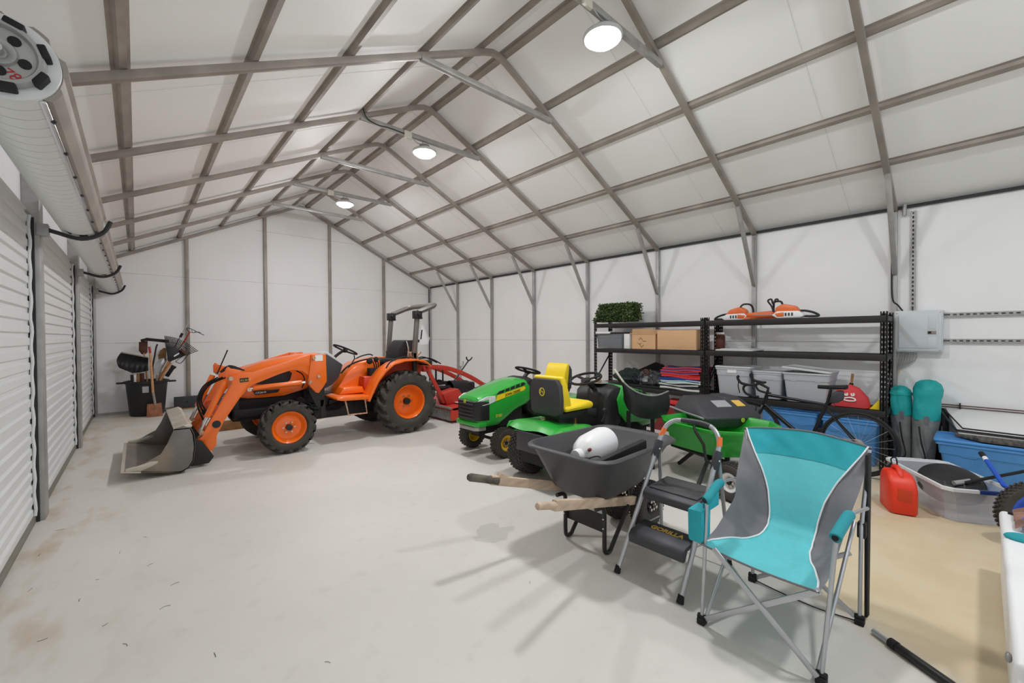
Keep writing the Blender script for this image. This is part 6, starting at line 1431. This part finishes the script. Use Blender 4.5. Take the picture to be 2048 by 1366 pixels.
# ------------------------------------------------------------------ big blue tote by the wall with boards on it
tt = tote('blue_tote', 'large blue tote by the right wall with boards lying on its lid', (6.76, -0.16, 0.0), 0.50, 0.92, 0.44, 'bluetote', 'bluelid')
t = thing('foam_board', 'white foam board sloping from the wall over the large blue tote', 'board', (7.1, -0.2, 0.5))
MB().loft([[V((7.34, y, 0.66)) for y in (0.26, -0.8)] + [V((6.78, y, 0.475)) for y in (-0.8, 0.14)], [V((7.34, y, 0.68)) for y in (0.26, -0.8)] + [V((6.78, y, 0.495)) for y in (-0.8, 0.14)]]).build('board', 'whitemat', t, bev=0.003)
t = thing('dark_board', 'dirty dark board lying on the large blue tote under the white foam board', 'board', (6.7, -0.2, 0.48))
MB().loft([[(6.56, -0.02, z), (6.74, 0.17, z), (6.775, 0.17, z), (6.775, -0.75, z), (6.53, -0.75, z)] for z in (0.474, 0.50)]).build('board', 'oldwood', t, bev=0.003)
t = thing('wire_rack', 'thin grey metal rack leaning along the edge of the white foam board', 'rack', (6.95, 0.0, 0.55))
mb = MB(); mb.tube([(7.2, 0.30, 0.66), (6.80, 0.16, 0.525), (6.78, -0.75, 0.515)], 0.012, n=8); mb.tube([(7.25, 0.27, 0.675), (6.84, 0.12, 0.545), (6.82, -0.75, 0.535)], 0.008, n=8); mb.split('rail', 'blacksteel', t)
# ------------------------------------------------------------------ white cooler at the right edge
t = thing('white_cooler', 'long white cooler with a teal latch at the bottom right edge of the photo', 'cooler', (3.7, -0.4, 0))
MB().bx((2.75, -0.62, 0.0), (4.50, -0.088, 0.36)).build('chest', 'white', t, bev=0.03, seg=4)
MB().bx((2.73, -0.63, 0.362), (4.52, -0.08, 0.43)).build('lid', 'white', t, bev=0.022, seg=4)
MB().sphere((4.02, -0.155, 0.438), (0.05, 0.07, 0.022)).build('latch', 'tealfoam', t); MB().sphere((3.10, -0.079, 0.25), (0.02, 0.01, 0.02)).build('drain_plug', 'steel2', t)
t = thing('brown_towel', 'crumpled brown and blue cloth on the far end of the white cooler', 'towel', (4.3, -0.25, 0.43))
def tw(u, v): return (4.14+0.30*u, -0.13-0.42*v, 0.445+0.03*abs(math.sin(u*7+v*4))+0.022*abs(math.sin(v*11)))
MB().grid(tw, 16, 20, 0.008).build('cloth', 'skin', t, ang=60); MB().grid(lambda u, v: (4.13+0.14*u, -0.16-0.35*v, 0.455+0.028*abs(math.sin(u*5+v*9))), 8, 14, 0.008).build('blue_part', 'bluehandle', t, ang=60)
MB().tube([(4.46, -0.115, 0.437), (4.30, -0.5, 0.47)], 0.008, n=8).build('dark_strap', 'blackmatte', t)
# ------------------------------------------------------------------ black bin of garden tools in the far corner
CX, CY = 0.72, 10.93
t = thing('trash_can', 'black plastic trash can holding garden tools in the far left corner', 'trash can', (CX, CY, 0))
tc = MB().lathe((CX, CY, 0), (0, 0, 1), [(0.0, 0.002), (0.0, 0.245), (0.02, 0.262), (0.62, 0.315), (0.63, 0.34), (0.67, 0.345), (0.675, 0.325), (0.64, 0.30), (0.02, 0.24), (0.02, 0.002)], n=40).build('can', 'black', t, ang=40)
for s in (-1, 1): MB().box((CX+s*0.385, CY-0.06*s, 0.64), (0.12, 0.14, 0.03)).build('handle', 'black', t, bev=0.01)
n_ = V((0.587-CX, -CY, 0)).normalized(); l_ = V((-n_.y, n_.x, 0))
c = V((CX, CY, 0))+n_*0.318+l_*(-0.05)
def sheet(o, w, z0, z1, e=0.003): return MB().loft([[o+l_*a+n_*q+V((0, 0, z)) for a, z in ((-w, z0), (w, z0), (w, z1), (-w, z1))] for q in (0, e)])
MB().loft([[V((CX, CY, 0))+(n_*math.cos(a)+l_*math.sin(a))*(r0+0.264+z*0.0845)+V((0, 0, z)) for a, z in ((-0.22, 0.46), (0.08, 0.46), (0.08, 0.58), (-0.22, 0.58))] for r0 in (-0.01, 0.004)]).build('paper_label', 'sticker', tc)
def k4(u, v, Y): return on_y(225+u/6.83, 640+v/6.83, Y)
G = 'garden tools in the black trash can'
def tool(name, label, cat, base): return thing(name, label, cat, base, G)
# snow shovel
t = tool('snow_shovel', 'wide black ribbed snow shovel scoop, leaning left out of the can', 'shovel', (0.6, 10.9, 0.6))
top = [k4(u, v, 10.85) for u, v in ((120, 440), (200, 455), (280, 470), (380, 490), (490, 512))]
bot = [k4(u, v, 10.85) for u, v in ((90, 650), (160, 680), (270, 722), (380, 715), (490, 690))]
def ss(u, v):
    i = min(int(u*4), 3); f = u*4-i; a = top[i].lerp(top[i+1], f); b = bot[i].lerp(bot[i+1], f)
    p = a.lerp(b, v); p.y += 0.10*math.sin(PI*v)*1.0 - 0.06; p.x -= 0.05*math.sin(PI*v)*(1-u); p.y += 0.006*math.sin(u*40+v*6); return p
sc_ = MB().grid(ss, 40, 12, 0.012).build('scoop', 'black', t)
MB().tube([p+V((0, -0.06, 0)) for p in top], 0.012, n=8).build('wear_strip', 'steel', sc_)
MB().tube([(0.66, 10.9, 0.62), (0.70, 10.92, 0.15)], 0.016, n=8).build('handle', 'blacksteel', t)
# push broom
t = tool('push_broom', 'black push broom head held level above the other tools', 'broom', (0.9, 10.95, 0.6))
a, b = k4(450, 262, 10.95), k4(765, 292, 10.95)
MB().bar(a, b, 0.09, 0.06).build('head', 'blackmatte', t, bev=0.01)
MB().bar(a+V((-0.07, 0, -0.03)), a+V((0.03, 0, 0.0)), 0.08, 0.05).build('end_cap', 'blackmatte', t, bev=0.01)
MB().tube([k4(615, 330, 10.92), k4(598, 365, 10.92), k4(548, 640, 10.92), V((0.80, 10.93, 0.2))], 0.014, n=8).build('handle', 'blacksteel', t)
# rusty blade
t = tool('rusty_shovel', 'rusty brown square shovel blade standing up behind the red handle', 'shovel', (0.72, 10.98, 0.5))
pl_ = [k4(u, v, 11.02) for u, v in ((360, 300), (480, 285), (480, 440), (450, 470), (400, 470), (358, 420))]
MB().loft([pl_, [p+V((0, 0.01, 0)) for p in pl_]]).build('blade', 'brownplastic', t, bev=0.003); MB().tube([k4(430, 450, 11.02), V((0.76, 10.96, 0.2))], 0.014, n=8).build('handle', 'wood', t)
# flat shovel leaning outside the can
t = thing('flat_shovel', 'square shovel with a rusty blade and red topped wooden handle leaning on the can front', 'shovel', (0.8, 10.5, 0), 'garden tools in the black trash can')
h0, h1, h2, h3 = k4(502, 365, 10.66), k4(515, 450, 10.65), k4(553, 985, 10.57), k4(580, 1130, 10.55)
MB().tube([h0, h1], 0.019, n=8).build('red_end', 'toolred', t); MB().tube([h1, h2], 0.021, n=10).build('shaft', 'wood', t); MB().tube([h2, h3, k4(585, 1170, 10.54)], [0.02, 0.02, 0.01], n=8).build('socket', 'steel', t)
bl = [k4(472, 1150, 10.56), k4(560, 1142, 10.54), k4(600, 1142, 10.54), k4(668, 1130, 10.56), k4(690, 1310, 10.50), k4(465, 1335, 10.50)]
lo = min(p.z for p in bl)
for p in bl: p.z = max(p.z, 0.004)
MB().loft([bl, [p+V((0, 0.006, 0)) for p in bl]]).build('blade', 'rust', t, bev=0.002)
# leaf rake
t = tool('leaf_rake', 'black fan leaf rake spread upward on the right side of the can', 'rake', (1.2, 10.9, 0.6))
hub = [k4(u, v, 10.86) for u, v in ((728, 375), (880, 385), (1010, 480), (800, 562), (760, 570))]
hb_ = MB().loft([hub, [p+V((0, 0.02, 0)) for p in hub]]).build('fan_plate', 'black', t, bev=0.004)
MB().loft([[k4(u, v, 10.852) for u, v in ((835, 490), (905, 445), (915, 462), (845, 505))], [k4(u, v, 10.87) for u, v in ((835, 490), (905, 445), (915, 462), (845, 505))]]).build('slot', 'panel', hb_)
for k in range(24):
    f = k/23; s0 = V((730+280*f, 375+105*f - 25*math.sin(PI*f), 0)); e0 = V((715+450*f, 218+200*f-45*math.sin(PI*f), 0))
    p0, p1 = k4(s0.x, s0.y, 10.87), k4(e0.x, e0.y, 10.87); MB().tube([p0, p0.lerp(p1, 0.9), p1+V((0, -0.03, 0))], 0.0075, n=5).build('tine', 'black', t)
MB().tube([k4(735+280*q/10+8, 300+95*q/10-22*math.sin(PI*q/10), 10.87) for q in range(11)], 0.004, n=5).build('tine_band', 'black', t)
MB().tube([k4(770, 565, 10.87), k4(640, 800, 10.9), V((0.86, 10.92, 0.3))], 0.017, n=8).build('handle', 'wood', t)
t = tool('garden_rake', 'second rake with a pale wooden handle slanting right out of the can', 'rake', (1.0, 10.9, 0.6))
MB().tube([k4(800, 585, 10.8), k4(660, 800, 10.83), V((0.86, 10.86, 0.4))], 0.019, n=8).build('handle', 'wood', t)
mb = MB(); mb.tube(smooth_path([k4(860, 565, 10.8), k4(930, 590, 10.8), k4(1010, 500, 10.8), k4(1060, 450, 10.8)], 5), 0.007, n=6); mb.tube(smooth_path([k4(860, 565, 10.8), k4(940, 510, 10.8), k4(1050, 440, 10.8)], 5), 0.006, n=6); mb.build('wire_head', 'blacksteel', t)
mb = MB(); mb.bar(k4(1000, 460, 10.82), k4(930, 400, 10.82), 0.05, 0.05); mb.build('head_clamp', 'brownplastic', t, bev=0.008)
t = tool('pole_saw', 'thin metal pole with a black collar rising highest from the can', 'pole', (1.1, 10.95, 0.6))
MB().tube([k4(1055, 5, 11.0), k4(960, 170, 11.0)], 0.010, n=8).build('upper_pole', 'alu', t); MB().tube([k4(955, 180, 11.0), k4(925, 235, 11.0)], 0.024, n=10).build('collar', 'blackmatte', t); MB().tube([k4(925, 235, 11.0), k4(650, 700, 10.98), V((0.85, 10.96, 0.3))], 0.013, n=8).build('lower_pole', 'steel2', t)
t = tool('bow_rake', 'bow rake with a red socket and thin curved wire head, top right of the tools', 'rake', (1.2, 11.0, 0.6))
MB().tube([k4(1055, 165, 11.05), k4(975, 300, 11.05)], 0.014, n=8).build('red_socket', 'toolred', t); MB().tube([k4(975, 300, 11.05), k4(700, 700, 11.02), V((0.9, 10.98, 0.3))], 0.014, n=8).build('handle', 'wood', t)
mb = MB(); mb.tube(smooth_path([k4(1045, 165, 11.05), k4(1015, 115, 11.05), k4(1070, 120, 11.0), k4(1150, 160, 10.95), k4(1250, 208, 10.9)], 5), 0.007, n=6); mb.tube(smooth_path([k4(1060, 165, 11.05), k4(1110, 175, 11.0), k4(1170, 165, 10.95), k4(1205, 175, 10.92)], 5), 0.006, n=6)
for q in (0.3, 0.6): mb.tube([k4(1030+160*q, 115+60*q, 11.0), k4(1060+110*q, 165+6*q, 11.0)], 0.005, n=5)
mb.build('wire_head', 'blacksteel', t)
t = tool('round_shovel', 'tan rounded shovel back showing between the broom handle and the leaf rake', 'shovel', (0.95, 11.0, 0.5))
pb = [k4(u, v, 11.05) for u, v in ((630, 560), (622, 480), (650, 420), (700, 380), (735, 385), (735, 560))]
MB().loft([pb, [p+V((0, 0.01, 0)) for p in pb]]).build('blade', 'board', t, bev=0.003); MB().tube([k4(680, 560, 11.05), V((0.85, 11.0, 0.2))], 0.015, n=8).build('handle', 'wood', t)
t = tool('manure_fork', 'curved fork of many thin steel tines standing in the can behind the shaft', 'fork', (0.9, 10.85, 0.6))
for k in range(7):
    o = k*22
    MB().tube(smooth_path([k4(575+o*0.35, 745-o*0.1, 10.82), k4(575+o*0.7, 660-o*0.25, 10.80), k4(600+o*0.75, 590-o*0.3, 10.82), k4(650+o*0.4, 535-o*0.1, 10.86)], 4), 0.008, n=6).build('tine', 'alu', t)
MB().tube([k4(610, 750, 10.83), V((0.84, 10.88, 0.2))], 0.016, n=8).build('socket', 'steel', t)
for i, (u, v0, v1, mt, lb, nm, w) in enumerate(((305, 745, 820, 'white', 'white tool handle end at the left inside the can rim', 'white_tool_end', 0.022), (352, 730, 825, 'board', 'short wooden handle end inside the can rim, left of the brown one', 'wood_tool_end', 0.028), (405, 728, 815, 'brownplastic', 'dark brown handle end inside the can rim beside the leaning shaft', 'brown_tool_end', 0.032), (265, 750, 810, 'black', 'black grip at the far left inside the can rim', 'black_tool_end', 0.024))):  # handle stubs only, the tools they belong to are not identified
    t = tool(nm, lb, 'garden tool', (CX, CY, 0.4)); p = k4(u, v0, 10.75); MB().tube([p, V((p.x*0.97+CX*0.03, 10.80, 0.35))], w, n=10).build('shaft', mt, t)
t = tool('hedge_shears', 'small black tool grip poking out at the right below the rakes', 'tool', (1.1, 10.85, 0.6))
MB().bar(k4(830, 640, 10.82), k4(740, 770, 10.85), 0.05, 0.07).build('grip', 'blackmatte', t, bev=0.01); MB().bar(k4(800, 625, 10.81), k4(865, 655, 10.81), 0.06, 0.05).build('head', 'blackmatte', t, bev=0.01)
# ------------------------------------------------------------------ steel blade and plank by the far wall
t = thing('grader_blade', 'dark grey steel blade plate standing along the far wall behind the loader', 'blade', (1.9, 11.2, 0))
MB().bx((1.14, 11.18, 0.02), (2.75, 11.21, 0.27)).build('plate', 'greyplastic', t, bev=0.004); MB().bx((1.14, 11.15, 0.0), (2.75, 11.24, 0.022)).build('edge_rail', 'board', t)
MB().cyl((1.36, 11.175, 0.15), (1.36, 11.185, 0.15), 0.02).build('bolt_hole', 'blackmatte', t)
mb = MB()
for k in range(9): mb.box((1.72+0.09*k, 11.179, 0.15+0.03*(k % 2)), (0.05, 0.002, 0.012))
mb.split('worn_patch', 'copper', t)
t = thing('coiled_strap', 'small dark strap coil on the floor between the can and the steel blade', 'strap', (1.08, 11.1, 0))
MB().tube(smooth_path([(1.0, 11.1, 0.012), (1.05, 11.05, 0.03), (1.12, 11.08, 0.05), (1.14, 11.12, 0.02), (1.04, 11.16, 0.014), (0.98, 11.14, 0.012)], 5), 0.011, n=6).build('strap', 'blackmatte', t)
t = thing('wood_plank', 'long tan plank on edge on the floor beyond the tractor front wheels', 'plank', (2.3, 8.15, 0))
MB().bx((1.55, 8.13, 0.0), (2.55, 8.17, 0.16)).build('plank', 'board', t, bev=0.004); MB().bx((2.56, 8.12, 0.0), (3.75, 8.19, 0.05)).build('lower_rail', 'steel2', t, bev=0.004); MB().bx((2.9, 8.10, 0.0), (3.12, 8.2, 0.07)).build('end_block', 'board', t, bev=0.004)
for i, (x, y, s_) in enumerate(((0.73, 8.6, 0.03), (1.02, 0.98, 0.02))):
    t = thing('dry_leaf', ('small green leaf on the floor between the bucket and the trash can', 'dry brown leaf scrap on the bare floor near the camera')[i], 'leaf', (x, y, 0))
    MB().loft([[(x-s_, y, 0.002), (x, y-s_*0.5, 0.004), (x+s_, y, 0.008), (x, y+s_*0.5, 0.004)], [(x-s_, y, 0.003), (x, y-s_*0.5, 0.006), (x+s_, y, 0.01), (x, y+s_*0.5, 0.006)]]).build('leaf_blade', ('leaf', 'board')[i], t)

rn = random.Random(11); mb = MB()
for px, py in ((80, 1110), (240, 1105), (300, 1130), (195, 1160), (350, 1168), (330, 1215), (250, 1290), (85, 1280), (210, 1250), (160, 1200), (430, 1310), (290, 1075), (120, 1060), (655, 1325), (1060, 1165), (60, 1180)):
    p = on_z(px, py, 0.0); a = rn.uniform(0, PI); l = rn.uniform(0.02, 0.05)
    d = V((math.cos(a), math.sin(a), 0)); q = V((-d.y, d.x, 0))
    mb.tube([p-d*l*0.5+V((0, 0, 0.0015)), p+q*l*rn.uniform(-0.2, 0.2)+V((0, 0, 0.003)), p+d*l*0.5+V((0, 0, 0.0015))], 0.0011, n=4)
o = mb.build('grass_clippings', 'oldwood'); tag(o, 'dry grass clippings scattered over the open concrete floor', 'grass clippings'); o['kind'] = 'stuff'
